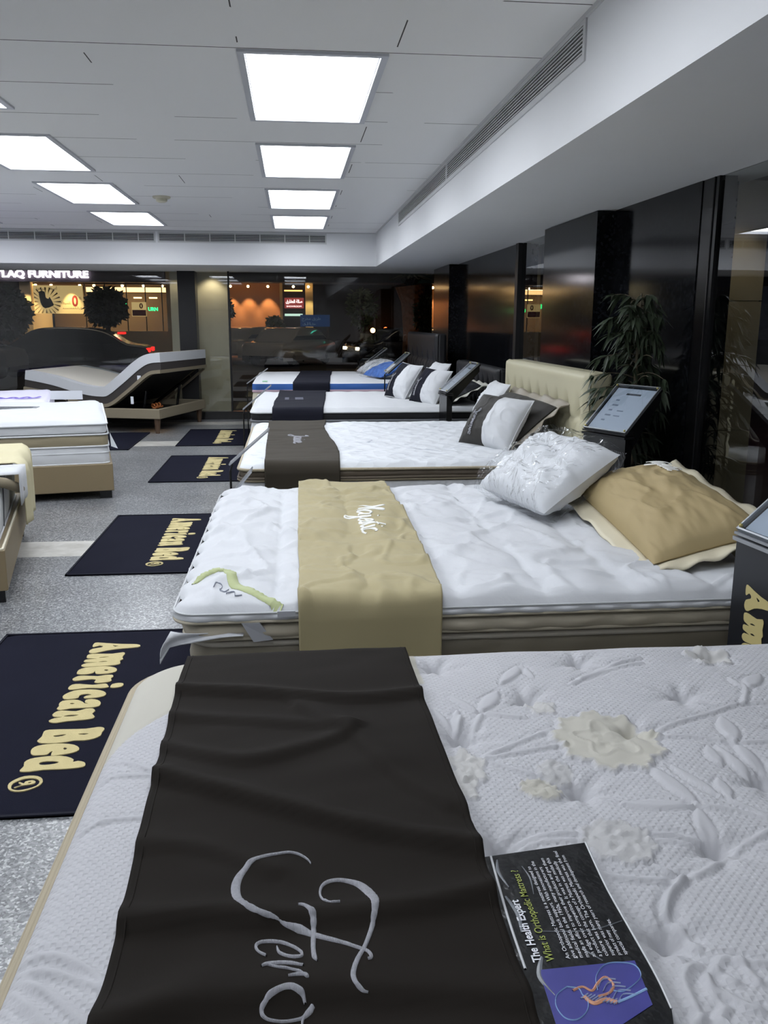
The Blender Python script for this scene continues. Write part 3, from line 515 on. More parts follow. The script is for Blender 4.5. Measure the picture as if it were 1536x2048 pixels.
sbox('trim_8', GX, GX + .1, -.6, 4.45, 0, .1, M['black']); sbox('trim_9', GX, GX + .1, 7.2, 8.45, 0, .1, M['black']); sbox('trim_10', GX, GX + .1, 12.85, GY + .05, 0, .1, M['black'])
# far side: shop window with a dark plinth and mullions
for i, (a, b) in enumerate(((LX, -1.70), (-1.44, -.955), (-.93, GX))):
    sbox('window_%d' % (4 + i), a, b, GY, GY + .012, .12, SB, M['glass'])
sbox('trim_13', -1.70, -1.44, GY - .03, GY + .30, .12, SB, M['frame_dark']); sbox('trim_14', -.955, -.93, GY - .02, GY + .05, .12, SB, M['frame_dark'])
sbox('trim_15', LX, GX, GY - .06, GY + .12, 0, .12, M['black'])

# ================================================================ outside
struct(mobj('ground_street', MB().box(-60, 45, GY + .3, 110, -.25, -.12), M['asphalt'])).name = 'ground'
struct(mobj('pavement', MB().box(-30, 30, GY + .26, GY + 3.2, -.12, -.02), mat('paving', (116, 108, 94), .6, var=(2, .2))))
struct(mobj('pavement_side', MB().box(GX + .26, 12, BY, GY + .2, -.12, -.02), MATS['paving']))
canopy_m = mat('canopy_underside', (92, 84, 74), .7)
struct(mobj('ceiling_canopy', MB().box(-12, GX + .2, GY + .26, GY + 1.7, 2.50, 2.7), canopy_m))
struct(mobj('ceiling_canopy_side', MB().box(GX + .26, GX + 2.2, BY, GY + 2.4, 2.32, 2.6), canopy_m))
warm = emit('downlight_warm', (255, 226, 180), 5.0)
def downlight(x, y, lab, zc=2.32):
    t = thing('downlight', (x, y, zc - .02), lab, 'downlight'); mobj('trim_ring', MB().lathe([(.085, 0), (.085, .018), (.06, .018)], (x, y, zc - .018)), M['alu'], t)
    mobj('lamp', MB().lathe([(.058, -.006), (.055, .0)], (x, y, zc - .012)), warm, t)
downlight(-.4, 14.9, 'round downlight under the outside canopy left of the window middle', 2.5)
downlight(.62, 14.7, 'round downlight under the outside canopy near the right corner', 2.5)
downlight(-2.3, 14.7, 'round downlight under the outside canopy above the lit furniture shop', 2.5)
downlight(2.62, 4.75, 'round downlight above the brown stone column at the right edge')
downlight(2.75, 9.3, 'round downlight above the column between the two black granite walls')
def column(name, x0, x1, y0, y1, lab, zj=(.845, 1.63)):
    b = MB(); z = 0
    for q in list(zj) + [2.32]:
        b.box(x0, x1, y0, y1, z + (.006 if z else 0), q); z = q
    b.box(x0 + .012, x1 - .012, y0 + .012, y1 - .012, 0, 2.3)
    o = mobj(name, b, M['stone']); return tag(o, lab, 'column')
column('stone_column', 2.56, 2.84, 5.2, 5.6, 'brown stone column outside the right window, beside the black granite', (.84, 1.625))
column('stone_column', 2.53, 2.81, 10.0, 10.5, 'narrow brown stone column seen between the two black granite walls', (.84, 1.64))
column('stone_column', -1.47, -.985, 14.2, 14.7, 'broad beige stone column behind the far glass', (.95, 1.66))
column('stone_column', -1.86, -1.70, 14.2, 14.7, 'thin beige stone column left of the dark window post', (.95, 1.66))

# furniture shop across the street
SYD = 40.0
shop = thing('furniture_shop', (-9.5, SYD, -.1), 'furniture shop across the street with white lit sign and warm window', 'shop')
dk = mat('shop_fascia', (52, 44, 54), .7); wl = mat('shop_beige', (205, 180, 135), .8); wf = mat('shop_floor', (150, 130, 105), .5)
wrm = emit('shop_lamp', (255, 205, 140), 22.0); wrm2 = emit('shop_cove', (255, 200, 130), 3.0)
mobj('fascia', MB().box(-22, -5.15, SYD - .3, SYD + 3, 3.1, 5.6), dk, shop)
mobj('facade_column', MB().box(-5.35, -4.7, SYD - .4, SYD + 3, -.1, 5.6), wl, shop)
mobj('facade_column', MB().box(-11.5, -11.05, SYD - .2, SYD + 3, -.1, 3.1), wl, shop)
mobj('facade_wall', MB().box(-22, -11.5, SYD - .1, SYD + 3, -.1, 3.1), mat('shop_wall', (70, 58, 46), .8), shop)
mobj('low_wall', MB().box(-11.05, -5.35, SYD - .15, SYD + .15, -.1, 1.05), wl, shop)
mobj('shop_interior', MB().box(-11.05, -5.35, SYD + 3.4, SYD + 3.6, 0, 3.1).box(-11.05, -5.35, SYD + .2, SYD + 3.4, -.05, 0).box(-11.05, -5.35, SYD + .2, SYD + 3.4, 3.02, 3.1).box(-5.4, -5.35, SYD + .2, SYD + 3.4, 0, 3.1), mat('shop_inside', (96, 78, 58), .8), shop)
mobj('ceiling_cove', MB().box(-8.9, -5.5, SYD + .5, SYD + .6, 2.72, 2.92), wrm2, shop)
mu = MB()
for x in (-8.85, -8.0, -7.1, -6.3, -5.6): mu.box(x - .02, x + .02, SYD - .02, SYD + .02, 1.05, 3.1)
mobj('window_mullions', mu, M['frame_dark'], shop)
for x in (-10.95, -10.3, -9.1, -8.5, -7.3, -6.4, -5.6): mobj('spotlight', MB().sphere((x, SYD + .25, 2.98), .06, 6), wrm, shop)
for x in (-8.1, -7.0, -6.3): mobj('lamp_strip', MB().box(x - .25, x + .1, SYD + 2.6, SYD + 2.75, 2.5, 2.56), emit('lamp_strip', (255, 210, 130), 5), shop)
sg = text_mb('TLAQ FURNITURE', .40, frame_fn((-12.42, SYD - .36, 3.28), (1, 0, 0), (0, 0, 1)), bold=.012, depth=.04, width=3.85)
mobj('sign_letters', sg, emit('sign_white', (255, 244, 252), 9), shop)
# banner with recliner and the offer text
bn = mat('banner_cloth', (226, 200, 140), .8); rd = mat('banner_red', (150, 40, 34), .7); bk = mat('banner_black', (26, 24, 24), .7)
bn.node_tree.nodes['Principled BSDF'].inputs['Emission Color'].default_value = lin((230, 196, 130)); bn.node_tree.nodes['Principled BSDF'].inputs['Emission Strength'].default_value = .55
mobj('banner', MB().box(-10.98, -8.92, SYD - .06, SYD - .04, 1.78, 2.96), bn, shop)
bf = frame_fn((-10.98, SYD - .062, 1.78), (1, 0, 0), (0, 0, 1))
rays = MB()
for a in range(20):
    an = a * PI / 10; c, s = math.cos(an), math.sin(an); r0, r1 = .3, .62
    q = [(.5 + r0 * c, .5 + r0 * s), (.5 + r1 * math.cos(an - .06), .5 + r1 * math.sin(an - .06)), (.5 + r1 * math.cos(an + .06), .5 + r1 * math.sin(an + .06))]
    q = [(max(.02, min(1.2, a_)), max(.02, min(1.1, b_))) for a_, b_ in q]; rays.add([bf(a_, b_, .002) for a_, b_ in q], [(0, 1, 2)])
mobj('banner_rays', rays, mat('banner_ray', (170, 140, 90), .8), shop)
rc = poly_extrude([[(.24, .92), (.47, .92), (.5, .68), (.62, .62), (.66, .7), (.8, .42), (.78, .33), (.45, .22), (.3, .38), (.25, .6)]], bf, .01, k=2)
mobj('banner_recliner', rc, bk, shop)
mobj('banner_offer', merge(text_mb('0', .62, lambda a, b, h: bf(a + 1.58, b + .32, h), bold=.02, width=.26), text_mb('%', .16, lambda a, b, h: bf(a + 1.88, b + .6, h))), rd, shop)
def arabic(glyphs, size, fn, width, bold=.0): return text_mb(glyphs, size, fn, bold=bold, width=width)
AR1 = '\uFEB3\uFEE8\uFEE0\uFED3 \uFEAE\uFEB4\uFEE4\uFEE0\uFEDF\uFE8D'
mobj('banner_writing', merge(arabic('\uFEA9\uFEAE\uFEE4\uFEF4\uFEE3 \uFEAE\uFECC\uFEB3\uFE8D', .2, lambda a, b, h: bf(a + .08, b + 1.0, h), .9), arabic('\uFE94\uFEC4\uFEF4\uFEB4\uFED8\uFE97', .2, lambda a, b, h: bf(a + 1.12, b + .4, h), .42), arabic('\uFEAA\uFEB4\uFE98\uFED4\uFECC\uFEE0\uFE98\uFE84\uFEAD\uFE8D', .1, lambda a, b, h: bf(a + 1.15, b + .2, h), .8)), mat('banner_ink', (90, 60, 40), .7), shop)
# small offer poster at the right of the shop window
mobj('poster', MB().box(-6.9, -6.28, SYD - .06, SYD - .04, 1.68, 2.28), bn, shop); pf = frame_fn((-6.9, SYD - .062, 1.68), (1, 0, 0), (0, 0, 1))
mobj('poster_band', MB().box(-6.88, -6.3, SYD - .068, SYD - .06, 1.7, 1.95), rd, shop); mobj('poster_zero', text_mb('0', .3, lambda a, b, h: pf(a + .33, b + .34, h), bold=.01), rd, shop)
grn = emit('green_sign', (40, 230, 120), 3.0)
mobj('green_sign', text_mb('URN', .2, frame_fn((-6.2, SYD - .1, 1.92), (1, 0, 0), (0, 0, 1)), bold=.01, width=.42), grn, shop)
mobj('green_emblem', MB().sphere((-7.55, SYD + 2.2, 2.22), (.08, .02, .12), 6), grn, shop)

# orange lit building with arched spots and an entrance
bld = thing('orange_building', (-1, SYD, -.1), 'orange wall building with warm spot lamps and a small lit entrance sign', 'building')
ob = mat('orange_wall', (176, 124, 84), .8)
mobj('wall', MB().box(-4.7, -.5, SYD, SYD + 2, -.1, 3.6), ob, bld)
mobj('fascia', MB().box(-4.7, 22, SYD - 1.2, SYD + 2, 3.12, 4.6), mat('dark_fascia', (34, 30, 34), .8), bld)
mobj('entrance_column', MB().box(.62, .95, SYD - .3, SYD, -.1, 3.12).box(-.5, -.38, SYD - .3, SYD, -.1, 3.12), mat('cream_column', (215, 190, 140), .7), bld)
mobj('entrance_back', MB().box(-.4, .65, SYD + .6, SYD + .7, -.1, 3.1), mat('entrance_dark', (36, 30, 26), .6), bld)
mobj('entrance_sign', MB().box(-.3, .55, SYD - .1, SYD - .05, 2.05, 2.5), mat('entrance_board', (120, 60, 58), .6, em=(170, 70, 66), ems=.6), bld)
mobj('entrance_writing', merge(arabic('\uFED5\uFEAD\uFE8E\uFED8\uFECC\uFEDF\uFE8D \uFE94\uFEDF\uFE8E\uFEBB', .2, frame_fn((-.24, SYD - .105, 2.28), (1, 0, 0), (0, 0, 1)), .72, .004), text_mb('SHOWROOM', .1, frame_fn((-.22, SYD - .105, 2.1), (1, 0, 0), (0, 0, 1)), width=.66)), emit('entrance_text', (255, 225, 220), 2.4), bld)
mobj('entrance_glow', MB().box(-.3, .5, SYD + .5, SYD + .55, 1.72, 1.82), emit('entrance_glow', (190, 220, 200), 1.2), bld)
mobj('entrance_cove', MB().box(-.3, .5, SYD - .02, SYD + .1, 2.78, 2.84), emit('entrance_cove', (255, 180, 100), 2.4), bld)
mobj('side_wall', MB().box(.95, 14, SYD + 1, SYD + 2, -.1, 3.2), mat('side_wall_dark', (20, 17, 15), .8), bld)
for i, x in enumerate((-4.1, -2.6, -1.85, -1.0, .1, .75)):
    mobj('spotlight', MB().sphere((x, SYD - .55, 2.96), .055, 6), wrm, bld)
def spot(x, y, z, e, size=1.1, col=(1, .62, .3), tgt=(0, .35, -1)):
    l = bpy.data.lights.new('outdoor_or_fill_spot', 'SPOT'); l.energy = e; l.spot_size = size; l.spot_blend = .7; l.color = col; l.shadow_soft_size = .04
    o = bpy.data.objects.new('outdoor_or_fill_spot', l); o.location = (x, y, z); o.rotation_euler = Vector(tgt).to_track_quat('-Z', 'Y').to_euler(); COL.objects.link(o)
for x in (-4.1, -2.6, -1.85, -1.0): spot(x, SYD - .5, 2.9, 130)
spot(.78, SYD - .9, 2.9, 90, col=(1, .78, .4)); spot(-9.4, SYD - .5, 3.0, 150, col=(1, .75, .4)); spot(-11.2, SYD - .7, 3.0, 150, col=(1, .75, .4))
pl = bpy.data.lights.new('shop_inside_lamp', 'AREA'); pl.energy = 170; pl.color = (1, .76, .45); pl.size = 4; pl.size_y = 2; pl.shape = 'RECTANGLE'; po = bpy.data.objects.new('shop_inside_lamp', pl); po.location = (-8.2, SYD + 1.8, 2.95); COL.objects.link(po)

spot(-1.22, 13.99, 2.2, 9, 1.9, (1, .88, .66), (0, .35, -1)); spot(-1.78, 13.99, 2.2, 3, 1.7, (1, .88, .66), (0, .35, -1)); spot(2.66, 4.95, 2.28, 3, 1.3, (1, .85, .6), (0, .2, -1)); spot(2.66, 9.8, 2.28, 1.2, 1.3, (1, .85, .6), (0, .2, -1))  # spots added to brighten the stone columns; the far pair has no fixture
sl = bpy.data.lights.new('street_fill', 'AREA'); sl.energy = 110; sl.color = (1, .82, .6); sl.shape = 'RECTANGLE'; sl.size = 14; sl.size_y = 1.0; so = bpy.data.objects.new('street_fill', sl); so.location = (-1.5, 27, 7.0); so.rotation_euler = (.35, 0, 0); COL.objects.link(so)  # area lamp added above the street to brighten the cars
# cars
def car(px, y, heading, L, body, label, lights='none', hgt=1.42):
    t = thing('car', (px, y, -.12), label, 'car', heading)
    prof = [(-.5, .28), (-.5, .5), (-.47, .62), (-.33, .66), (-.2, .93), (-.08, 1.0), (.12, .99), (.25, .9), (.36, .68), (.47, .62), (.5, .5), (.5, .28)]
    P = smooth_line([(a * L, b * hgt) for a, b in prof], 4); rows = []
    for s_ in (-1, -.93, -.6, 0, .6, .93, 1):
        rows.append([(a, s_ * (.86 - .2 * max(0, (b / hgt - .62))), .17 * hgt + (b - .17 * hgt) * (1 if abs(s_) < .95 else .93)) for a, b in P])
    mb = MB().grid(np.array(rows)); n = len(P)
    for r in (0, 6): mb.add(rows[r] + [(rows[r][-1][0], rows[r][-1][1], .2), (rows[r][0][0], rows[r][0][1], .2)], [tuple(range(n + 2))])
    mobj('body', mb, body, t, smooth=True, world=False)
    gm = MB(); W_ = .845
    gm.add([(-.31 * L, -W_ + .02, .68 * hgt), (.33 * L, -W_ + .02, .68 * hgt), (.2 * L, -W_ + .1, .9 * hgt), (-.17 * L, -W_ + .1, .9 * hgt), (-.31 * L, -W_ - .01, .68 * hgt), (.33 * L, -W_ - .01, .68 * hgt), (.2 * L, -W_ + .07, .91 * hgt), (-.17 * L, -W_ + .07, .91 * hgt)], [(0, 1, 2, 3), (4, 5, 6, 7), (0, 1, 5, 4), (1, 2, 6, 5), (2, 3, 7, 6), (3, 0, 4, 7)])
    gm.box(.34 * L, .345 * L, -.6, .6, .68 * hgt, .7 * hgt)
    mobj('side_window', gm, M['black'], t, world=False)
    for a in (-.31, .31):
        for s_ in (-.86, .74): mobj('wheel', MB().lathe([(.12, 0), (.3, .01), (.32, .05), (.32, .1), (.3, .13), (.12, .14)], mtx=Matrix.Translation((a * L, s_, .32)) @ Matrix.Rotation(-PI / 2, 4, 'X'), n=20), M['black'], t, world=False)
    if lights == 'red':
        for s_ in (-.75, .55): mobj('tail_light', MB().box(.485 * L, .505 * L, s_ - .1, s_ + .22, .5 * hgt, .58 * hgt), emit('tail_red', (255, 30, 24), 2.6), t, world=False)
        mobj('tail_light', MB().box(.3 * L, .34 * L, -.25, .25, .86 * hgt, .9 * hgt), bpy.data.materials['tail_red'], t, world=False)
    if lights == 'white':
        for s_ in (-.7, .5): mobj('headlight', MB().box(-.508 * L, -.485 * L, s_ - .02, s_ + .18, .47 * hgt, .54 * hgt), emit('head_white', (255, 230, 190), 9), t, world=False)
    return t
cb = mat('car_dark_paint', (22, 23, 27), .25, coat=1); cw = mat('car_white_paint', (150, 146, 142), .3, coat=1); cg = mat('car_grey_paint', (88, 84, 82), .3, coat=1)
car(-6.6, 27.5, .06, 4.7, cb, 'dark car with red tail lights in front of the furniture shop window', 'red')
car(-9.6, 25.0, -.05, 4.4, cg, 'grey car with orange headlamp glow at the left picture edge', 'white')
car(-1.75, 37.0, 1.0, 4.0, cw, 'white car parked before the orange wall, nearer the stone column', 'none', 1.38)
car(-.05, 34.0, 1.05, 4.1, cw, 'white car parked before the orange wall, nearer the blue road sign', 'none', 1.38)
car(4.1, 31.0, .3, 4.4, cb, 'dark car with bright headlights right of the blue road sign', 'white')
# road sign
t = thing('road_sign', (.95, 36.6, -.1), 'blue road sign on two posts right of the lit entrance', 'road sign')
mobj('sign_board', MB().box(.35, 1.55, 36.55, 36.6, 1.28, 1.75), mat('sign_blue', (26, 84, 150), .5, em=(20, 80, 150), ems=.12), t)
for x in (.45, 1.45): mobj('post', MB().tube([(x, 36.6, -.12), (x, 36.6, 1.75)], .035), M['frame_dark'], t)
mobj('sign_writing', merge(arabic('\uFE9D\uFEAE\uFEA8\uFEE3 \uFED5\uFEF3\uFEAE\uFEC3', .16, frame_fn((.42, 36.545, 1.55), (1, 0, 0), (0, 0, 1)), .75), arabic('\uFEAA\uFEDF\uFE8E\uFEA7', .16, frame_fn((.42, 36.545, 1.34), (1, 0, 0), (0, 0, 1)), .55)), mat('sign_text', (150, 190, 225), .5, em=(150, 190, 225), ems=.1), t)
# street lamps and traffic lights
def street_lamp(x, y, z, rgb, e, lab, cat='street lamp', r=.09, name='street_lamp'):
    t = thing(name, (x, y, -.12), lab, cat); mobj('pole', MB().tube([(x, y, -.12), (x, y, z - r)], .04, 6), M['frame_dark'], t)
    mobj('lamp_globe', MB().sphere((x, y, z), r, 6), emit('lamp_' + name, rgb, e), t)
street_lamp(4.1, 45, 3.15, (255, 235, 215), 16, 'white globe street lamp above the dark trees', r=.11)
street_lamp(3.62, 40, 1.1, (255, 190, 120), 12, 'low warm globe light beside the orange tail light', r=.11)
street_lamp(4.2, 40, 1.15, (255, 90, 40), 9, 'orange red tail light right of the low warm globe light, drawn as a lamp', r=.1)  # car tail light, drawn with the street lamp globe and pole
street_lamp(2.65, 45, 2.3, (60, 230, 180), 6, 'small green traffic light over the road sign', 'traffic light', .07, 'traffic_light')
street_lamp(5.4, 38, 2.85, (70, 240, 200), 6, 'small green traffic light beside the palm crown', 'traffic light', .08, 'traffic_light')
street_lamp(3.75, 47, 2.8, (220, 235, 245), 8, 'small white lamp left of the tall globe street lamp', r=.06)
# trees
def foliage_blob(c, r, n, size, seed, squash=1.0):
    R = random.Random(seed); mb = MB(); mb.keep = True; mb.nofix = True
    for i in range(n):
        a = R.uniform(0, 2 * PI); z = R.uniform(-1, 1); k = R.uniform(.55, 1) ** .5; q = math.sqrt(1 - z * z)
        p = Vector((c[0] + r * k * q * math.cos(a), c[1] + r * k * q * math.sin(a), c[2] + r * squash * k * z))
        d = Vector((R.uniform(-1, 1), R.uniform(-1, 1), R.uniform(-1, .6))).normalized(); s_ = d.cross(Vector((R.uniform(-1, 1), R.uniform(-1, 1), R.uniform(-1, 1)))).normalized()
        s1 = size * R.uniform(.6, 1.3); mb.add([p, p + d * s1 * .5 + s_ * s1 * .25, p + d * s1, p + d * s1 * .5 - s_ * s1 * .25], [(0, 1, 2, 3)])
    return mb
lf = mat('street_foliage', (30, 40, 26), .8); lf2 = mat('street_foliage_pale', (84, 96, 62), .8); tk = mat('street_trunk', (80, 60, 44), .9)
def tree(x, y, r, z, lab, m_=lf, n=900, sq=1.0, size=.22):
    t = thing('tree', (x, y, -.12), lab, 'tree'); mobj('trunk', MB().tube([(x, y, -.12), (x + .03, y, z * .6), (x, y, z)], [.12, .09, .05], 8), tk, t)
    mobj('crown', foliage_blob((x, y, z), r, n, size, int(x * 100) % 97, sq), m_, t)
tree(-9.6, 31, .85, 1.78, 'round dark clipped tree at the left edge, below the shop sign', n=2600, size=.28)
tree(-6.8, 34, .62, 2.0, 'round dark clipped tree in front of the shop window middle', n=2600, size=.28)
tree(-2.6, 32, .5, 1.9, 'dark clipped tree just right of the broad stone column', n=1400)
tree(-.72, 39.2, .35, 1.35, 'small pale bush tree before the orange wall', lf2, 500)
tree(2.7, 34.5, .55, 2.0, 'faint slender tree before the dark side wall', lf2, 500, 1.4)
tree(3.4, 22, .38, 1.65, 'pale leafy tree by the right end of the far window', lf2, 800, 1.2, .14)
# palm trunk with warm light
t = thing('palm_tree', (3.3, 24.5, -.12), 'stubby palm with trimmed orange lit trunk near the corner', 'palm'); mobj('trunk', MB().tube([(3.3, 24.5, -.12), (3.3, 24.5, 1.2), (3.3, 24.5, 2.0), (3.25, 24.5, 2.45)], [.28, .24, .3, .42], 14), mat('palm_trunk', (120, 84, 56), .9, bump=('voronoi', 9, 1, .05)), t)
fr = MB()
for i in range(14):
    a = 2 * PI * i / 14; fr.tube([(3.25, 24.5, 2.4), (3.25 + .3 * math.cos(a), 24.5 + .3 * math.sin(a), 2.7), (3.25 + .6 * math.cos(a), 24.5 + 6 * .1 * math.sin(a), 2.6)], [.05, .04, .01], 4)
mobj('frond', fr, lf, t)
spot(2.9, 23.4, .2, 10, 1.2, (1, .55, .25), (.15, .4, 1))
# outside right: purple and orange neon writing, low benches
t = thing('neon_sign', (8.2, 14, 2.2), 'purple and orange neon sign at the right picture edge', 'neon sign')
nf = frame_fn((8.02, 14, 2.45), (1, 0, 0), (0, 0, 1))
star = [[(.0 + .16 * math.cos(a), .30 + .16 * math.sin(a), .022), (.0, .30, .022), (.16 * math.cos(a + PI), .30 + .16 * math.sin(a + PI), .022)] for a in (0, PI / 4, PI / 2, 3 * PI / 4)]
mobj('purple_star', ribbons(star, nf, k=3), emit('neon_purple', (170, 40, 255), 5), t)
mobj('orange_writing', arabic('\uFEF0\uFED4\uFEB8\uFE98\uFEB4\uFEE4\uFEDF\uFE8D', .22, lambda a, b, h: nf(a - .12, b - .06, h), .8, .01), emit('neon_orange', (255, 150, 50), 4), t)
# ================================================================ rugs
def rug(cx, cy, w, d, label, rot=0, letters=True):
    t = thing('rug', (cx, cy, 0), label, 'rug', rot, 'navy door rugs at the bed ends')
    n = 24; X, Y = np.meshgrid(np.linspace(-w / 2, w / 2, n), np.linspace(-d / 2, d / 2, n * 2), indexing='ij')
    Z = .009 + .0006 * vnoise(X * 6 + cx, Y * 6 + cy, 3); ed = np.minimum(w / 2 - abs(X), d / 2 - abs(Y)); Z = np.where(ed < .001, .006, Z)
    mb = MB().grid(np.stack([X, Y, Z], 2)).box(-w / 2, w / 2, -d / 2, d / 2, .0005, .006); mobj('mat', mb, M['navy_rug'], t, world=False)
    bd = MB(); e = .012
    for a in ((-w / 2, w / 2, -d / 2, -d / 2 + e), (-w / 2, w / 2, d / 2 - e, d / 2), (-w / 2, -w / 2 + e, -d / 2, d / 2), (w / 2 - e, w / 2, -d / 2, d / 2)): bd.box(a[0], a[1], a[2], a[3], .001, .0115)
    mobj('border', bd, M['navy'], t, world=False)
    if letters:
        g = [poly_extrude(p, lambda a, b, h: (b, -a, .0095 + h), .0035, k=2) for p in RUG]
        mobj('lettering', merge(*g), M['gold_pile'], t, world=False)
    return t
rug(-.585, 3.36, 1.64, 1.66, 'navy rug with gold American Bed lettering, largest and nearest the camera')
rug(-.57, 6.04, 1.62, 1.66, 'navy rug with gold lettering at the foot of the bed with white quilt')
rug(-.58, 9.16, 1.60, 1.66, 'navy rug with gold lettering, third from the camera')
rug(-.64, 11.64, 1.60, 1.66, 'navy rug with gold lettering, farthest, before the broad stone column')
rug(-2.27, 11.35, .64, 1.64, 'narrow plain navy rug behind the bed with beige band, beside the adjustable bed', 0, False)

# ================================================================ mattresses
def outline(x0, x1, y0, y1, r, n=10, edge=14):
    """closed rounded rectangle: list of (x, y, nx, ny)"""
    P = []
    for cx, cy, a0 in ((x1 - r, y1 - r, 0), (x0 + r, y1 - r, PI / 2), (x0 + r, y0 + r, PI), (x1 - r, y0 + r, 1.5 * PI)):
        for i in range(n + 1):
            a = a0 + PI / 2 * i / n; P.append((cx + r * math.cos(a), cy + r * math.sin(a), math.cos(a), math.sin(a)))
    out = []
    for i in range(len(P)):
        p = P[i]; q = P[(i + 1) % len(P)]; out.append(p); d = math.hypot(q[0] - p[0], q[1] - p[1])
        if d > .3:
            k = int(d / .03)
            for j in range(1, k): s = j / k; out.append((p[0] + (q[0] - p[0]) * s, p[1] + (q[1] - p[1]) * s, p[2], p[3]))
    return np.array(out)
def band(x0, x1, y0, y1, r, z0, z1, bulge=.012, inset=.0, m=7, puck=.0, pf=40, seed=0, sag=0):
    O = outline(x0, x1, y0, y1, r); n = len(O); per = np.r_[0, np.cumsum(np.hypot(*(np.roll(O[:, :2], -1, 0) - O[:, :2]).T))]
    rows = []
    for j in range(m + 1):
        s = j / m; off = bulge * math.sin(PI * s) ** .6 - inset
        o = off + puck * np.sin(per[:n] * pf + vnoise(per[:n] * 3, s + 0 * per[:n], seed) * 3) * math.sin(PI * s) ** .5 + .004 * vnoise(per[:n] * 5, s * 2 + 0 * per[:n], seed + 2)
        z = z0 + (z1 - z0) * s + sag * vnoise(per[:n] * 2.2, 0 * per[:n] + 3, seed)
        rows.append(np.stack([O[:, 0] + O[:, 2] * o, O[:, 1] + O[:, 3] * o, z], 1))
    A = np.array(rows); A = np.concatenate([A, A[:, :1]], 1); return MB().grid(A)
def piping(x0, x1, y0, y1, r, z, rad=.009, off=.008, sag=0, seed=0, n=7, fl=1.0):
    O = outline(x0, x1, y0, y1, r); per = np.r_[0, np.cumsum(np.hypot(*(np.roll(O[:, :2], -1, 0) - O[:, :2]).T))][:len(O)]
    zz = z + sag * vnoise(per * 2.2, 0 * per + 3, seed)
    return MB().tube([(p[0] + p[2] * off, p[1] + p[3] * off, q) for p, q in zip(O, zz)], rad, n, closed=True)
def squircle(U, V, x0, x1, y0, y1, r):
    X = x0 + (x1 - x0) * U; Y = y0 + (y1 - y0) * V
    cx = np.clip(X, x0 + r, x1 - r); cy = np.clip(Y, y0 + r, y1 - r); dx = X - cx; dy = Y - cy; l = np.hypot(dx, dy); mx = np.maximum(abs(dx), abs(dy)); k = np.where(l > 1e-9, mx / np.maximum(l, 1e-9), 1)
    X2 = cx + dx * k; Y2 = cy + dy * k; e = r - np.maximum(mx, 0)
    e = np.minimum(np.where(mx > 0, r - mx, 1e9), np.minimum(np.minimum(X - x0, x1 - X), np.minimum(Y - y0, y1 - Y)))
    return X2, Y2, np.maximum(e, 0)
def top_panel(x0, x1, y0, y1, r, z, hf, res=.02, R=.045, drop=.03, axis=None):
    nx = max(8, int((x1 - x0) / res)); ny = max(8, int((y1 - y0) / res)); U, V = np.meshgrid(np.linspace(0, 1, nx), np.linspace(0, 1, ny), indexing='ij')
    X, Y, e = squircle(U, V, x0, x1, y0, y1, r); t = np.clip(e / R, 0, 1)
    Z = z - drop * (1 - np.sqrt(np.clip(1 - (1 - t) ** 2, 0, 1))) + hf(X, Y) * np.clip(e / .06, 0, 1)
    return np.stack([X, Y, Z], 2)
def bed_base(x0, x1, y0, y1, z0, z1, m, label, rot=None, loc=None, legs=(.08, .0), legmat=None, world=True, parent_thing=None):
    t = parent_thing or thing('platform_bed', loc or ((x0 + x1) / 2, (y0 + y1) / 2, 0), label, 'bed', rot or 0)
    mobj('base_body', MB().box(x0, x1, y0, y1, z0, z1, ch=.012), m, t, world=world)
    for sx in (x0 + .66, x1 - .1):
        for sy in (y0 + .1, y1 - .1): mobj('leg', MB().box(sx - .035, sx + .035, sy - .035, sy + .035, 0, z0 + .005, ch=.004), legmat or M['blackm'], t, world=world)
    return t

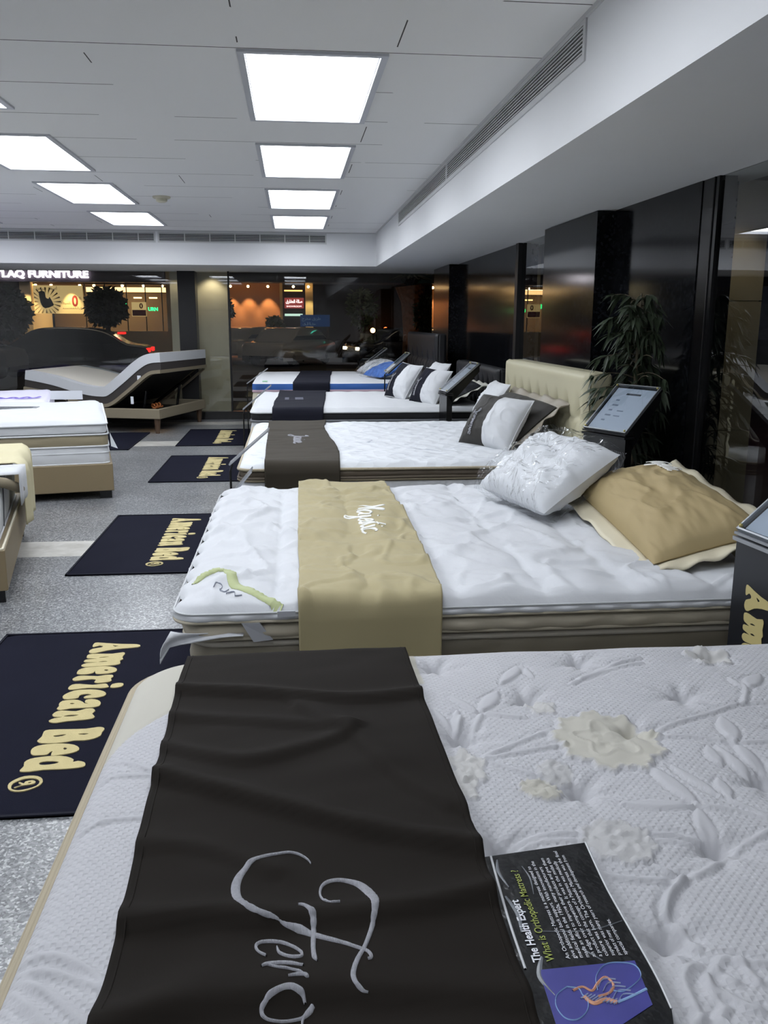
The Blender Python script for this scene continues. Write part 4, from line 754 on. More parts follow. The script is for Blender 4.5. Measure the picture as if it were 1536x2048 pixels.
def cloth_strip(name, x0f, x1f, y0, y1, zt, drop0, drop1, mat_, label, wr=.006, seed=0, off=.006, topf=None, n=60, group=None, edge_r=.05, thick=.004, amp_edge=.006, out=.02, cat='bed runner', fold=1.0, extra=None):
    """runner laid over the width (y) of a bed: hangs drop0 at y0 and drop1 at y1"""
    Ltop = y1 - y0 + 2 * out; S = np.linspace(-drop0, Ltop + drop1, int((Ltop + drop0 + drop1) / .012)); U = np.linspace(0, 1, n)
    P = np.zeros((n, len(S), 3)); zt_ = zt
    for j, s in enumerate(S):
        q = edge_r * PI / 2
        if s < -0: yy, z = y0 - out, zt_ - edge_r + s
        if s < q * .0: pass
        # path: vertical, quarter turn, flat, quarter turn, vertical
        if s < 0: yy, z = y0 - out, zt_ - edge_r + s
        elif s < q: a = s / edge_r; yy, z = y0 - out + edge_r * (1 - math.cos(a)), zt_ - edge_r + edge_r * math.sin(a)
        elif s > Ltop: yy, z = y1 + out, zt_ - edge_r - (s - Ltop)
        elif s > Ltop - q: a = (Ltop - s) / edge_r; yy, z = y1 + out - edge_r * (1 - math.cos(a)), zt_ - edge_r + edge_r * math.sin(a)
        else: yy, z = y0 - out + edge_r + (s - q) / (Ltop - 2 * q) * (Ltop - 2 * edge_r), zt_
        v = (yy - y0) / (y1 - y0); xa = x0f(v) + amp_edge * vnoise(s * 3.1, .5, seed + 1); xb = x1f(v) + amp_edge * 1.5 * vnoise(s * 2.7, 4.5, seed + 2)
        X = xa + (xb - xa) * U; Yv = np.full(n, yy)
        flat = q <= s <= Ltop - q
        wn = (extra(X, Yv) if extra else 0) + wr * (.55 * fbm(X * 2.2 + Yv * 1.1, Yv * 4.6 - X * 1.3, seed) + fold * .9 * ridge(X * 1.1 + .5 * Yv, Yv * 2.4 - X * .9, seed + 9) + .5)
        if flat or (0 <= s <= Ltop):
            tz = topf(X, Yv) if topf is not None else 0
            P[:, j, 0] = X; P[:, j, 1] = Yv; P[:, j, 2] = z + off + np.maximum(wn, 0) + tz
        else:
            sgn = -1 if s < 0 else 1
            P[:, j, 0] = X; P[:, j, 1] = yy + sgn * (.004 + .006 * (1 + np.sin(X * 16 + seed)) * min(1, abs(z - zt_) * 4)); P[:, j, 2] = z + off
    mb = MB().grid(P); mb.keep = True
    return mb, P
def surf_sampler(P):
    """height lookup over a gridded sheet for laying embroidery on it"""
    X = P[..., 0].ravel(); Y = P[..., 1].ravel(); Z = P[..., 2].ravel()
    def f(x, y):
        d = (X - x) ** 2 + (Y - y) ** 2; i = np.argpartition(d, 5)[:5]; w = 1 / (d[i] + 1e-7); return float((Z[i] * w).sum() / w.sum())
    return f

# ---- mattress nearest the camera: tufted knitted top with floral quilting
B5 = dict(x0=-.395, x1=1.64, y0=.22, y1=2.165, r=.15); Z5 = .652
def seg_d(X, Y, ax, ay, bx, by):
    dx, dy = bx - ax, by - ay; L2 = dx * dx + dy * dy + 1e-12; t = np.clip(((X - ax) * dx + (Y - ay) * dy) / L2, 0, 1); return np.hypot(X - ax - t * dx, Y - ay - t * dy), t
TF = [tuple(p) for p in TUFT]
lat = [(.345 + .366 * i + (.18 if j % 2 else 0), 2.062 - .2 * j) for j in range(10) for i in range(-2, 4)]
for a, b in lat:
    if B5['x0'] + .13 < a < B5['x1'] - .1 and B5['y0'] + .08 < b < B5['y1'] - .04 and all(math.hypot(a - p[0], b - p[1]) > .12 for p in TF) and a > -.2: TF.append((a, b))
def top5():
    res = .0047; x0, x1, y0, y1, r = B5['x0'], B5['x1'], B5['y0'], B5['y1'], B5['r']
    nx = int((x1 - x0) / res); ny = int((y1 - y0) / res); U, V = np.meshgrid(np.linspace(0, 1, nx), np.linspace(0, 1, ny), indexing='ij')
    X, Y, e = squircle(U, V, x0, x1, y0, y1, r); t = np.clip(e / .06, 0, 1); Z = Z5 - .035 * (1 - np.sqrt(np.clip(1 - (1 - t) ** 2, 0, 1)))
    h = .004 * fbm(X * 2.5, Y * 2.5, 2); plain = np.zeros_like(X); pat = np.zeros_like(X)
    for i, (a, b) in enumerate(TF):
        d = np.hypot((X - a) * .9, Y - b); an = np.arctan2(Y - b, X - a)
        h -= .036 * np.exp(-(d / .017) ** 1.4) + .017 * np.exp(-(d / .07) ** 1.2)
        h += .0034 * np.sin(an * 6 + i) * np.exp(-((d - .045) / .028) ** 2) + .0022 * np.exp(-((Y - b + .010) / .0035) ** 2) * (abs(X - a) < .013)
        plain = np.maximum(plain, np.exp(-(d / .03) ** 2))
    for L_ in LEAF:
        ax, ay, bx, by, w = L_; d, s = seg_d(X, Y, ax, ay, bx, by); hw = w * .5 * np.sin(PI * np.clip(.06 + .9 * s, 0, 1)) ** .8; k = np.clip(1 - d / np.maximum(hw, 1e-4), 0, 1)
        ins = (d < hw); h += .0052 * np.minimum(np.sqrt(k), .75); rim = np.exp(-((d - hw - .002) / .0035) ** 2) * (d > hw - .004); h -= .0034 * rim; plain = np.maximum(plain, ins * 1.0)
    for v in VINE:
        P = smooth_line(v, 5)
        m = (X > P[:, 0].min() - .05) & (X < P[:, 0].max() + .05) & (Y > P[:, 1].min() - .05) & (Y < P[:, 1].max() + .05); xs_, ys_ = X[m], Y[m]
        if xs_.size == 0: continue
        dm = np.full(xs_.shape, 9.0)
        for i in range(len(P) - 1): dd, _ = seg_d(xs_, ys_, *P[i], *P[i + 1]); dm = np.minimum(dm, dd)
        h[m] += .0042 * np.exp(-(dm / .005) ** 2) - .0026 * np.exp(-((dm - .012) / .005) ** 2); pm = plain[m]; plain[m] = np.maximum(pm, np.exp(-(dm / .006) ** 2))
    for cx, cy, rx, ry, kind in FLOWER:
        dx, dy = (X - cx) / rx, (Y - cy) / ry; rr = np.hypot(dx, dy); an = np.arctan2(dy, dx); ed = 1 + .07 * np.sin(an * 9 + cx * 20) + .04 * np.sin(an * 23)
        if kind == 3: ed = 1 + .16 * np.sin(an * 5)
        ins = np.clip((ed - rr) * 12, 0, 1)
        h += .0026 * ins + .0042 * np.exp(-((rr - ed * .95) / .045) ** 2) * (rr < ed * 1.05) - .003 * np.exp(-((rr - ed * 1.07) / .05) ** 2) + .0016 * np.sin(an * 5 + rr * 7) * ins * (rr > .2) + .0040 * np.exp(-((rr - .52 - .13 * np.sin(an * 5)) / .035) ** 2) * ins + .0030 * np.exp(-((rr - .22 - .07 * np.sin(an * 7 + 1)) / .03) ** 2) * ins
        if kind in (1, 3): pat = np.maximum(pat, ins * (.95 if kind == 1 else .4)); plain = np.maximum(plain, ins)
        if kind == 2: h += -.0028 * (np.sin(X * 2 * PI / .011) * np.sin(Y * 2 * PI / .011) > .25) * ins; plain = np.maximum(plain, ins); pat = np.maximum(pat, .25 * ins)
    # smooth shoulder quilting outside the mapped part
    C = smooth_line(CREAM, 6); cr = np.interp(X, C[:, 0], C[:, 1]); corner = (X < C[-1, 0] + .25) & (Y > np.where(X < C[0, 0], C[0, 1], cr))
    corner = ((Y - cr) > 0) & (X < .3); pat = np.where(corner, 1.0, pat); plain = np.where(corner, 1.0, plain); h += np.where(corner, .001 * fbm(X * 14, Y * 8, 5), 0) - .003 * np.exp(-((Y - cr) / .004) ** 2) * (X < .3)
    g = .0014 * np.sin((Y + .25 * X) * 2 * PI / .028) * np.clip(1 - (X - x0) / .08, 0, 1) * (~corner); h += g
    Z = Z + h * np.clip(e / .035, 0, 1)
    return X, Y, Z, pat, plain
X5, Y5, Z5g, PAT5, PL5 = top5()
t = thing('mattress', (.62, 1.19, .34), 'white tufted knit mattress with floral quilting filling the foreground', 'mattress')
mb = MB().grid(np.stack([X5, Y5, Z5g], 2)); mb.keep = True
tp = mobj('quilted_top', mb, M['knit'], t, smooth=True)
for nm, arr in (('pat', PAT5), ('plain', PL5)):
    a = tp.data.attributes.new(nm, 'FLOAT', 'POINT'); a.data.foreach_set('value', arr.ravel().astype(np.float32))
b5 = (B5['x0'], B5['x1'], B5['y0'], B5['y1'], B5['r'])
tp['label'] = 'white knitted top with button tufts, leaf and flower quilting'
mobj('binding_tape', piping(*b5, Z5 - .036, .0125, .004, .003, 4, 8), M['tape'], t, smooth=True)
mobj('side_band', band(*b5, .575, Z5 - .045, .014, 0, 6, .003, 60), M['cream'], t, smooth=True)
mobj('piping', piping(*b5, .572, .009), M['tape'], t, smooth=True)
mobj('side_panel', band(*b5, .36, .57, .012, 0, 8, .004, 50, 3), M['knit_side'], t, smooth=True)
mobj('bottom', MB().box(b5[0] + .02, b5[1] - .02, b5[2] + .02, b5[3] - .02, .345, .37), M['white'], t)
bed_base(-.36, 1.66, .26, 2.13, .09, .345, M['beige_leather'], 'low upholstered base hidden under the foreground tufted mattress')

def smp5(x, y):
    i = int(round((x - B5['x0']) / (B5['x1'] - B5['x0']) * (X5.shape[0] - 1))); j = int(round((y - B5['y0']) / (B5['y1'] - B5['y0']) * (X5.shape[1] - 1)))
    return float(Z5g[max(0, min(X5.shape[0] - 1, i)), max(0, min(X5.shape[1] - 1, j))])
def low5(X, Y): return .0 * X
FOLDS5 = [([(-.296, 1.928), (-.111, 1.891), (.115, 1.842), (.284, 1.864)], .016, .020), ([(-.268, 1.647), (-.115, 1.571), (.021, 1.619), (.105, 1.676)], .012, .022), ([(-.257, 1.517), (-.121, 1.444), (.045, 1.345), (.125, 1.303), (.28, 1.238)], .020, .024),
          ([(-.259, 1.123), (-.132, 1.113), (.024, 1.101), (.154, 1.104), (.293, 1.13)], .018, .022), ([(.002, 1.806), (.105, 1.676), (.186, 1.485), (.261, 1.374)], .010, .03), ([(-.27, 1.79), (-.1, 1.75), (.1, 1.70)], .009, .02), ([(-.26, 1.30), (-.15, 1.28), (-.05, 1.22)], .008, .02), ([(-.25, .93), (0, .96), (.29, .92)], .014, .03)]
def folds5(X, Y):
    h = np.zeros_like(X)
    for pts, amp, wd in FOLDS5:
        P_ = smooth_line(pts, 6); dm = np.full(X.shape, 9.0); sg = np.zeros_like(X)
        for i in range(len(P_) - 1):
            d_, _ = seg_d(X, Y, *P_[i], *P_[i + 1]); m_ = d_ < dm; dm = np.where(m_, d_, dm)
            tx, ty = P_[i + 1] - P_[i]; s_ = np.sign((X - P_[i][0]) * ty - (Y - P_[i][1]) * tx); sg = np.where(m_, s_, sg)
        h = h + amp * np.exp(-(dm / np.where(sg > 0, wd * .55, wd * 1.6)) ** 2)
    return h
mb, P = cloth_strip('bed_runner', lambda v: -.272 + .012 * math.sin(v * 5), lambda v: .288 - .006 * v, B5['y0'], B5['y1'], Z5, .22, .12, M['brown'], '', wr=.009, seed=4, off=.004, fold=1.0, extra=folds5, n=90, edge_r=.04, amp_edge=.005)
t = thing('bed_runner', (0, 1.2, .65), 'dark brown velvet runner with silver script embroidery across the foreground mattress', 'bed runner')
o = mobj('cloth', mb, M['brown'], t, smooth=True); solid(o, .004, 1)
hem = MB()
for q in (P[2], P[-3]): hem.tube([(a[0], a[1], a[2] + .0035) for a in q[::2]], .0018, 5)
mobj('hem_stitch', hem, M['brown'], t, smooth=True)
top_only = P[:, (P[0, :, 2] > Z5 - .03)]
sf = surf_sampler(top_only)
mobj('embroidery', ribbons(FERO, lambda a, b, h: (a, b, sf(a, b) + .0045 + h), .0012, 8, 1.65, .0022), M['silver'], o, smooth=True)

# ---- leaflet lying on the foreground mattress, tucked beside the runner
t = thing('leaflet', (.37, 1.05, .66), 'black glossy leaflet about orthopedic mattresses with a blue x-ray picture', 'leaflet')
def onbed(a, b, h): return (a, b, .6605 + .004 * math.exp(-((b - 1.2) / .03) ** 2) * 0 + h)
mobj('sheet', poly_extrude([LEAFLET], lambda a, b, h: onbed(a, b, h - .001), .0016, smooth=False), M['leaflet'], t)
eg = [[(LEAFLET[i][0], LEAFLET[i][1], .003) for i in (1, 2, 3, 4, 5)], [(LEAFLET[i][0] + .012, LEAFLET[i][1], .004) for i in (8, 9, 0)]]
mobj('worn_edge', ribbons(eg, onbed, .0016, 6), M['leaflet_edge'], t)
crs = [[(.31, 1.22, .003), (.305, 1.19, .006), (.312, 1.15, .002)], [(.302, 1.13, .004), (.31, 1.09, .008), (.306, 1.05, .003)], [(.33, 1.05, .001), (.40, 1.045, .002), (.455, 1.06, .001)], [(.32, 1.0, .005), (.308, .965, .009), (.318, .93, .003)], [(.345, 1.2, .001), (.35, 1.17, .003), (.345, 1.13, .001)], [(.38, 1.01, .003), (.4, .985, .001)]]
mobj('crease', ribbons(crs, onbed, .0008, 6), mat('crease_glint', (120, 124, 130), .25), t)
def ltext(s, x, y0, y1, m, nm, bold=0, size=None):
    L_ = y1 - y0; sz = size or .0105
    mobj(nm, text_mb(s, sz, lambda a, b, h: onbed(x - b, y0 + a, .0014 + h * .2), bold=bold, width=L_), m, t)
ltext('The Health Expert', .318, .990, 1.120, M['txt_white'], 'title_text', .0004, .0175)
ltext('What is Orthopedic Mattress ?', .3355, .990, 1.190, M['txt_green'], 'heading_text', .0001, .0165)
BODY = ['An Orthopedic Mattress is a mattress designed to', 'give additional back support. With innovations in the', 'medical fields in the 1950s, many manufacturers', 'made an effort to improve their products and give them', 'an edge over competitors. It was in the midst this', 'a product that the concept of a Mattress was medically', 'culture was born. The Orthopedic Mattress was the final', 'superior was many years of research and development from', 'product of many', 'special companies.']
bl = []
for i, s in enumerate(BODY):
    x = .3575 + i * .0089; ln = {8: .05, 9: .073}.get(i, .205 + .012 * math.sin(i * 2.3) + .004 * i)
    bl.append(text_mb(s, .0082, (lambda x: lambda a, b, h: onbed(x - b, .992 + a, .0014 + h * .2))(x), width=ln))
mobj('body_text', merge(*bl), M['txt_white'], t)
pic = mobj('picture', poly_extrude([LPIC], lambda a, b, h: onbed(a, b, .0008 + h), .0006, smooth=False), M['pic'], t)
W = lambda P, w: [(a, b, w) for a, b in P]
mobj('skull_drawing', ribbons([W(LSKULL, .0014), W(LRIB, .0012)] + [W([LSPINE[3], LSPINE[4], LSPINE[5]], .004)], onbed, .0020, 6), M['bone_blue'], pic)
mobj('spine_drawing', ribbons([W(LSPINE[:4], .007), W(LJAW, .004)], onbed, .0022, 6), M['bone'], pic)
vb = [[(LSPINE[0][0] + (LSPINE[3][0] - LSPINE[0][0]) * k / 9 - .006, LSPINE[0][1] + (LSPINE[3][1] - LSPINE[0][1]) * k / 9 - .003, .0016), (LSPINE[0][0] + (LSPINE[3][0] - LSPINE[0][0]) * k / 9 + .006, LSPINE[0][1] + (LSPINE[3][1] - LSPINE[0][1]) * k / 9 + .004, .0016)] for k in range(10)]
vb += [[(a, b - .002, .0011), (a + .012, b + .012, .0011), (a + .028, b + .010, .0011)] for a, b in [(LSPINE[3][0] - .004 * k, LSPINE[3][1] + .007 * k) for k in range(5)]]
mobj('rib_drawing', ribbons(vb, onbed, .0024, 4), mat('picture_pale', (176, 186, 214), .4), pic)

# ---- second bed: stacked grey mattress, puffy topper and white quilted protector
t = thing('mattress', (.65, 3.55, .3), 'grey taupe satin sided mattress under the white quilted protector', 'mattress')
B4 = (-.335, 1.62, 2.62, 4.47, .10)
mobj('top_panel', MB().grid(top_panel(*B4, .535, lambda X, Y: 0 * X, .05)), M['taupe_d'], t, smooth=True)
mobj('side_panel', band(*B4, .42, .515, .01, 0, 6, .003, 30), M['taupe_d'], t, smooth=True)
mobj('piping', piping(*B4, .517, .012, .006), mat('satin_piping', (176, 170, 158), .3, sheen=.2), t, smooth=True)
mobj('lower_panel', band(*B4, .27, .42, .016, 0, 6, .003, 40, 2), M['taupe_d'], t, smooth=True)
mobj('lower_piping', piping(*B4, .42, .010, .006), MATS['satin_piping'], t, smooth=True)
bed_base(-.30, 1.64, 2.66, 4.44, .08, .272, M['beige_leather'], 'low base under the bed with the white quilted protector')
t = thing('mattress_topper', (.65, 3.55, .53), 'puffy beige sided topper layer between grey mattress and white protector', 'mattress topper')
B4t = (-.35, 1.62, 2.60, 4.47, .09)
mobj('topper_top', MB().grid(top_panel(*B4t, .600, lambda X, Y: 0 * X, .05)), M['cream'], t, smooth=True)
mobj('topper_side', band(*B4t, .535, .585, .02, 0, 6, .006, 34, 6, .004), mat('topper_beige', (176, 168, 150), .7, var=(6, .06)), t, smooth=True)
mobj('topper_piping', piping(*B4t, .537, .007, .006, .006, 6), MATS['topper_beige'], t, smooth=True)
# protector with box quilting
def quilt(X, Y):
    px = .285; py = .37; sx = np.abs(np.sin(PI * (X + .06) / px)); sy = np.abs(np.sin(PI * (Y - 2.52 + .02 * np.sin(X * 4)) / py))
    puff = .028 * (np.clip(sx, 0, 1) ** .4) * (.55 + .45 * np.clip(sy, 0, 1) ** .35) - .013
    wr = .008 * ridge(X * 4.2 + 1.2 * Y, Y * 4.0 - 1.5 * X, 11) + .006 * ridge(X * 7 - 2.0 * Y, Y * 6 + X, 17) + .006 * fbm(X * 3, Y * 3, 8) + .0035 * fbm(X * 14, Y * 11 + X * 5, 21)
    k = np.where(X < 0, 1.25, 1.0)
    return np.maximum(puff + wr * k * 1.45, -.004)
B4p = (-.375, 1.64, 2.585, 4.52, .07); Z4 = .652
t = thing('mattress_protector', (.65, 3.55, .59), 'white quilted mattress protector with crumpled cotton surface and elastic corner strap', 'mattress protector')
G = top_panel(*B4p, Z4, quilt, .0125, .05, .03)
# notched far left corner folds inwards
cx = np.clip((G[..., 1] - 4.05) / .47, 0, 1) * np.clip(1 - (G[..., 0] - B4p[0]) / .3, 0, 1); G[..., 0] += .03 * cx * np.sin(G[..., 1] * 19) + .012 * np.sin(G[..., 1] * 33) * np.clip(1 - (G[..., 0] - B4p[0]) / .08, 0, 1)
mb = MB().grid(G); mb.keep = True; mobj('quilted_top', mb, M['duvet'], t, smooth=True); G4 = G
mobj('skirt', band(*B4p, .598, Z4 - .028, .012, 0, 8, .005, 55, 9, .003), M['duvet'], t, smooth=True)
mobj('upper_piping', piping(*B4p, Z4 - .027, .0035, .006, 0, 3, 6), mat('pale_grey_cord', (188, 190, 192), .6), t, smooth=True)
mobj('lower_piping', piping(*B4p, .598, .005, .006, .003, 9, 6), MATS['topper_beige'], t, smooth=True)
mobj('elastic_strap', MB().add([(-.17, 2.572, .596), (-.115, 2.572, .596), (-.075, 2.585, .535), (-.135, 2.578, .532), (-.17, 2.580, .596), (-.115, 2.580, .596), (-.075, 2.593, .535), (-.135, 2.586, .532)], [(0, 3, 2, 1), (4, 5, 6, 7), (0, 1, 5, 4), (1, 2, 6, 5), (2, 3, 7, 6), (3, 0, 4, 7)]), M['grey_strap'], t)
mobj('care_tag', MB().box(-.06, -.005, 2.563, 2.569, .616, .634), M['grey_strap'], t)
def smp4(x, y):
    U = (x - B4p[0]) / (B4p[1] - B4p[0]) * (G4.shape[0] - 1); V = (y - B4p[2]) / (B4p[3] - B4p[2]) * (G4.shape[1] - 1)
    return float(G4[int(max(0, min(G4.shape[0] - 1, round(U)))), int(max(0, min(G4.shape[1] - 1, round(V)))), 2])
# the printed corner piece: a green ribbon line and pale script
rb = [[(-.335, 2.80, .02), (-.30, 2.85, .03), (-.255, 2.875, .032), (-.225, 2.86, .034), (-.20, 2.74, .036), (-.165, 2.69, .036), (-.11, 2.64, .034), (-.05, 2.585, .03)]]
def on4(a, b, h): return (a, b, smp4(a, b) + .002 + h)
mobj('green_ribbon', ribbons(rb, on4, .003, 12, 1, 0), M['green_ribbon'], t, smooth=True)
sc_ = [[(-.262, 2.70, .002), (-.257, 2.74, .003), (-.237, 2.73, .002), (-.242, 2.69, .002), (-.225, 2.67, .002), (-.215, 2.70, .002)], [(-.22, 2.655, .002), (-.195, 2.66, .002), (-.19, 2.635, .002), (-.17, 2.64, .002)]]
mobj('printed_script', ribbons(sc_, on4, .002, 5), M['ink_soft'], t)
# white corner of a sheet hanging out below
t = thing('hanging_sheet_corner', (-.4, 2.6, .48), 'white pointed cloth corner hanging below the protector at the left front corner', 'sheet')
hc = np.zeros((9, 7, 3))
for i in range(9):
    for j in range(7):
        s = i / 8; v = j / 6; top = Vector((-.385 + .22 * s, 2.588 - .02 * s, .572 - .012 * s)); bot = Vector((-.420 + .255 * s, 2.575 - .0 * s, .468 + .092 * s ** .25)); p = top.lerp(bot, v)
        hc[i, j] = (p.x - .012 * math.sin(v * 3) * (1 - s), p.y - .012 * math.sin(v * 5 + s * 6), p.z)
o = mobj('sheet_corner', MB().grid(hc), M['duvet'], t, smooth=True); solid(o, .003)
# tan runner
def qlow(X, Y): return np.maximum(quilt(X, Y), .004) * .8
mb, P = cloth_strip('bed_runner', lambda v: .008 + .012 * v, lambda v: .452 + .03 * v + .015 * math.sin(v * 4), B4p[2], B4p[3], Z4, .30, .12, M['tan'], '', wr=.011, seed=12, off=.012, n=70, topf=qlow, edge_r=.04, out=.03, amp_edge=.004)
t = thing('bed_runner', (.24, 3.55, .65), 'tan beige runner with small white script across the white quilted bed', 'bed runner'); o = solid(mobj('cloth', mb, M['tan'], t, smooth=True), .004, 1); oc = o
hem = MB()
for q in (P[1], P[-2]): hem.tube([(a[0], a[1], a[2] + .002) for a in q[::2]], .0022, 5)
mobj('hem', hem, M['tan'], t, smooth=True)
top_only = P[:, (P[0, :, 2] > Z4 - .0)]; sf4 = surf_sampler(top_only)
# cursive strokes; u is the reading direction, v up, cap height 1
def cursive(word):
    G_ = {'M': ([[(0, 0, .1), (.1, .5, .1), (.18, 1.05, .14), (.3, .4, .1), (.36, .1, .1), (.5, .7, .1), (.62, 1.0, .14), (.64, .4, .12), (.74, .0, .1)]], .86),
          'a': ([[(.34, .42, .09), (.16, .5, .1), (.02, .25, .12), (.12, .0, .1), (.32, .2, .09), (.36, .45, .1), (.38, .05, .1), (.5, .05, .07)]], .5),
          'j': ([[(.1, .45, .1), (.12, 0, .12), (.02, -.45, .1), (-.16, -.4, .08), (.1, -.05, .07), (.26, .1, .06)], [(.12, .68, .1), (.15, .72, .1)]], .28),
          'e': ([[(.0, .2, .08), (.22, .3, .1), (.22, .48, .1), (.06, .42, .1), (.04, .1, .12), (.18, -.02, .1), (.36, .12, .07)]], .36),
          's': ([[(.0, .1, .07), (.16, .5, .1), (.22, .25, .12), (.18, .0, .12), (.04, .02, .1), (.3, .08, .06)]], .3),
          't': ([[(.12, .85, .1), (.1, .3, .12), (.14, .0, .1), (.3, .1, .07)], [(-.04, .56, .08), (.28, .6, .08)]], .3),
          'i': ([[(.06, .46, .1), (.06, .08, .11), (.12, 0, .1), (.26, .12, .07)], [(.08, .68, .1), (.11, .72, .1)]], .26),
          'c': ([[(.26, .42, .1), (.12, .48, .1), (.02, .22, .12), (.12, .0, .1), (.32, .12, .07)]], .34),
          'J': ([[(.5, 1.0, .1), (.2, .95, .12), (.1, .8, .1), (.4, .85, .1), (.42, .2, .14), (.25, -.35, .12), (.0, -.25, .1), (.3, .0, .08), (.55, .1, .07)]], .6),
          'm': ([[(.0, .42, .09), (.06, 0, .1), (.14, .4, .09), (.2, .42, .1), (.22, 0, .1), (.3, .4, .09), (.37, .42, .1), (.4, .02, .1), (.52, .08, .07)]], .52),
          'n': ([[(.0, .42, .09), (.06, 0, .1), (.16, .42, .1), (.24, .38, .1), (.24, .02, .1), (.36, .08, .07)]], .36),
          'z': ([[(.0, .42, .1), (.26, .44, .1), (.02, .02, .11), (.24, .0, .11), (.36, .08, .07)]], .36)}
    out = []; x = 0
    for c in word:
        S, w = G_[c]; out += [[(a + x + .12 * b, b, q) for a, b, q in s] for s in S]; x += w
    return out, x
def script(word, fn, size, m, parent, name='embroidery', lift=.0015, world=True):
    S, L_ = cursive(word); S = [[(a * size, b * size, q * size * .8) for a, b, q in s] for s in S]
    return mobj(name, ribbons(S, fn, lift, 5, 1, .0008), m, parent, smooth=True, world=world)
script('Majestic', lambda a, b, h: (.265 + b * .95, 3.80 - a * 1.12, sf4(.265 + b * .95, 3.80 - a * 1.12) + .006 + h), .125, M['white_thread'], oc)

# ---- third bed: brown banded pillow top
B3 = (-.315, 1.70, 4.92, 7.03, .09); Z3 = .712
def q3(X, Y): return .010 * (np.abs(np.sin(PI * (X + Y * .5) / .16)) * np.abs(np.sin(PI * (X - Y * .5) / .16))) ** .5 + .006 * fbm(X * 3, Y * 3, 31) - .006
t = thing('mattress', (.7, 6.0, .25), 'pillow top mattress with brown band and scroll patterned white top, before the cream headboard', 'mattress')
mobj('quilted_top', MB().grid(top_panel(*B3, Z3, q3, .022, .06, .035)), M['scroll'], t, smooth=True)
mobj('top_piping', piping(*B3, Z3 - .036, .009, .004, .003, 3), M['tape'], t, smooth=True)
mobj('brown_band', band(*B3, .628, Z3 - .04, .01, .006, 6, .003, 40, 5), mat('brown_band', (92, 82, 70), .7), t, smooth=True)
mobj('middle_piping', piping(*B3, .626, .009, .004, .003, 8), MATS['brown_band'], t, smooth=True)
mobj('lower_band', band(*B3, .606, .624, .012, 0, 3), M['taupe'], t, smooth=True)
mobj('side_panel', band(*B3, .36, .604, .012, .004, 8, .004, 50, 3), M['knit_side'], t, smooth=True)
mobj('bottom_piping', piping(*B3, .36, .009, .004), M['tape'], t, smooth=True)
t = bed_base(-.28, 1.68, 4.96, 7.0, .08, .36, M['hb'], 'cream leather bed base with tall tufted cream headboard')
# headboard: 1.72..1.89 in x, 5.07..7.06 in y, up to 1.2
def headboard(x0, x1, y0, y1, z0, z1, m, t, tufts=(8, 2), tz=.3, world=True, amp=.065):
    ny = 120; nz = 70; V, Wz = np.meshgrid(np.linspace(0, 1, ny), np.linspace(0, 1, nz), indexing='ij'); Y = y0 + (y1 - y0) * V; Z = z0 + (z1 - z0) * Wz
    e = np.minimum(np.minimum(Y - y0, y1 - Y), z1 - Z); R = .045; q = np.clip(e / R, 0, 1); X = x0 + R * (1 - np.sqrt(np.clip(1 - (1 - q) ** 2, 0, 1))) * .8
    step = (y1 - y0 - .24) / tufts[0]
    for r_ in range(tufts[1]):
        zt = z1 - tz - r_ * .19; ok = Z < zt + .0
        for i in range(tufts[0] + 1):
            yy = y0 + .12 + step * (i + (.5 if r_ % 2 else 0))
            if yy > y1 - .06: continue
            d = np.hypot(Y - yy, (Z - zt) * 1.0); X = X + amp * np.exp(-(d / .03) ** 1.4)
            if r_ == 0: X = X + amp * .7 * np.exp(-(np.abs(Y - yy) / .022) ** 1.3) * np.clip(1 - (Z - zt) / .14, 0, 1) * (Z >= zt)
            for sg in (-1, 1): ln = np.abs((Y - yy) - sg * (zt - Z) * (step * .5 / .19)); X = X + amp * .4 * np.exp(-(ln / .012)) * (Z < zt) * (Z > zt - .19)
        if r_ == 0: X = X + .022 * np.exp(-np.abs(Z - zt + .03 * np.abs(np.sin(PI * (Y - y0 - .12) / step))) / .012)
    mb = MB().grid(np.stack([X, Y, Z], 2)); mobj('headboard_front', mb, m, t, smooth=True, world=world)
    O = MB(); P = [(x0 + .036, y0), ]
    O.box(x0 + .034, x1, y0 + .001, y1 - .001, z0, z1 - .001, ch=.03)
    mobj('headboard_body', O, m, t, smooth=False, world=world)
headboard(1.715, 1.895, 5.07, 7.06, .1, 1.205, M['hb'], t, tz=.255)
mb, P = cloth_strip('bed_runner', lambda v: -.165 - .03 * v, lambda v: .255 - .012 * v + .02 * math.sin(v * 7), B3[2], B3[3], Z3, .22, .1, M['olive'], '', wr=.010, seed=22, off=.006, n=40, edge_r=.05, amp_edge=.008)
t = thing('bed_runner', (.04, 6, .7), 'dark olive brown runner with tiny silver script across the brown banded mattress', 'bed runner'); oc = solid(mobj('cloth', mb, M['olive'], t, smooth=True), .004, 1)
sf3 = surf_sampler(P[:, (P[0, :, 2] > Z3 - .01)])
script('Jasmine', lambda a, b, h: (.0 + b, 6.05 - a * 1.5, sf3(b, 6.05 - a * 1.5) + .007 + h), .10, M['silver'], oc)

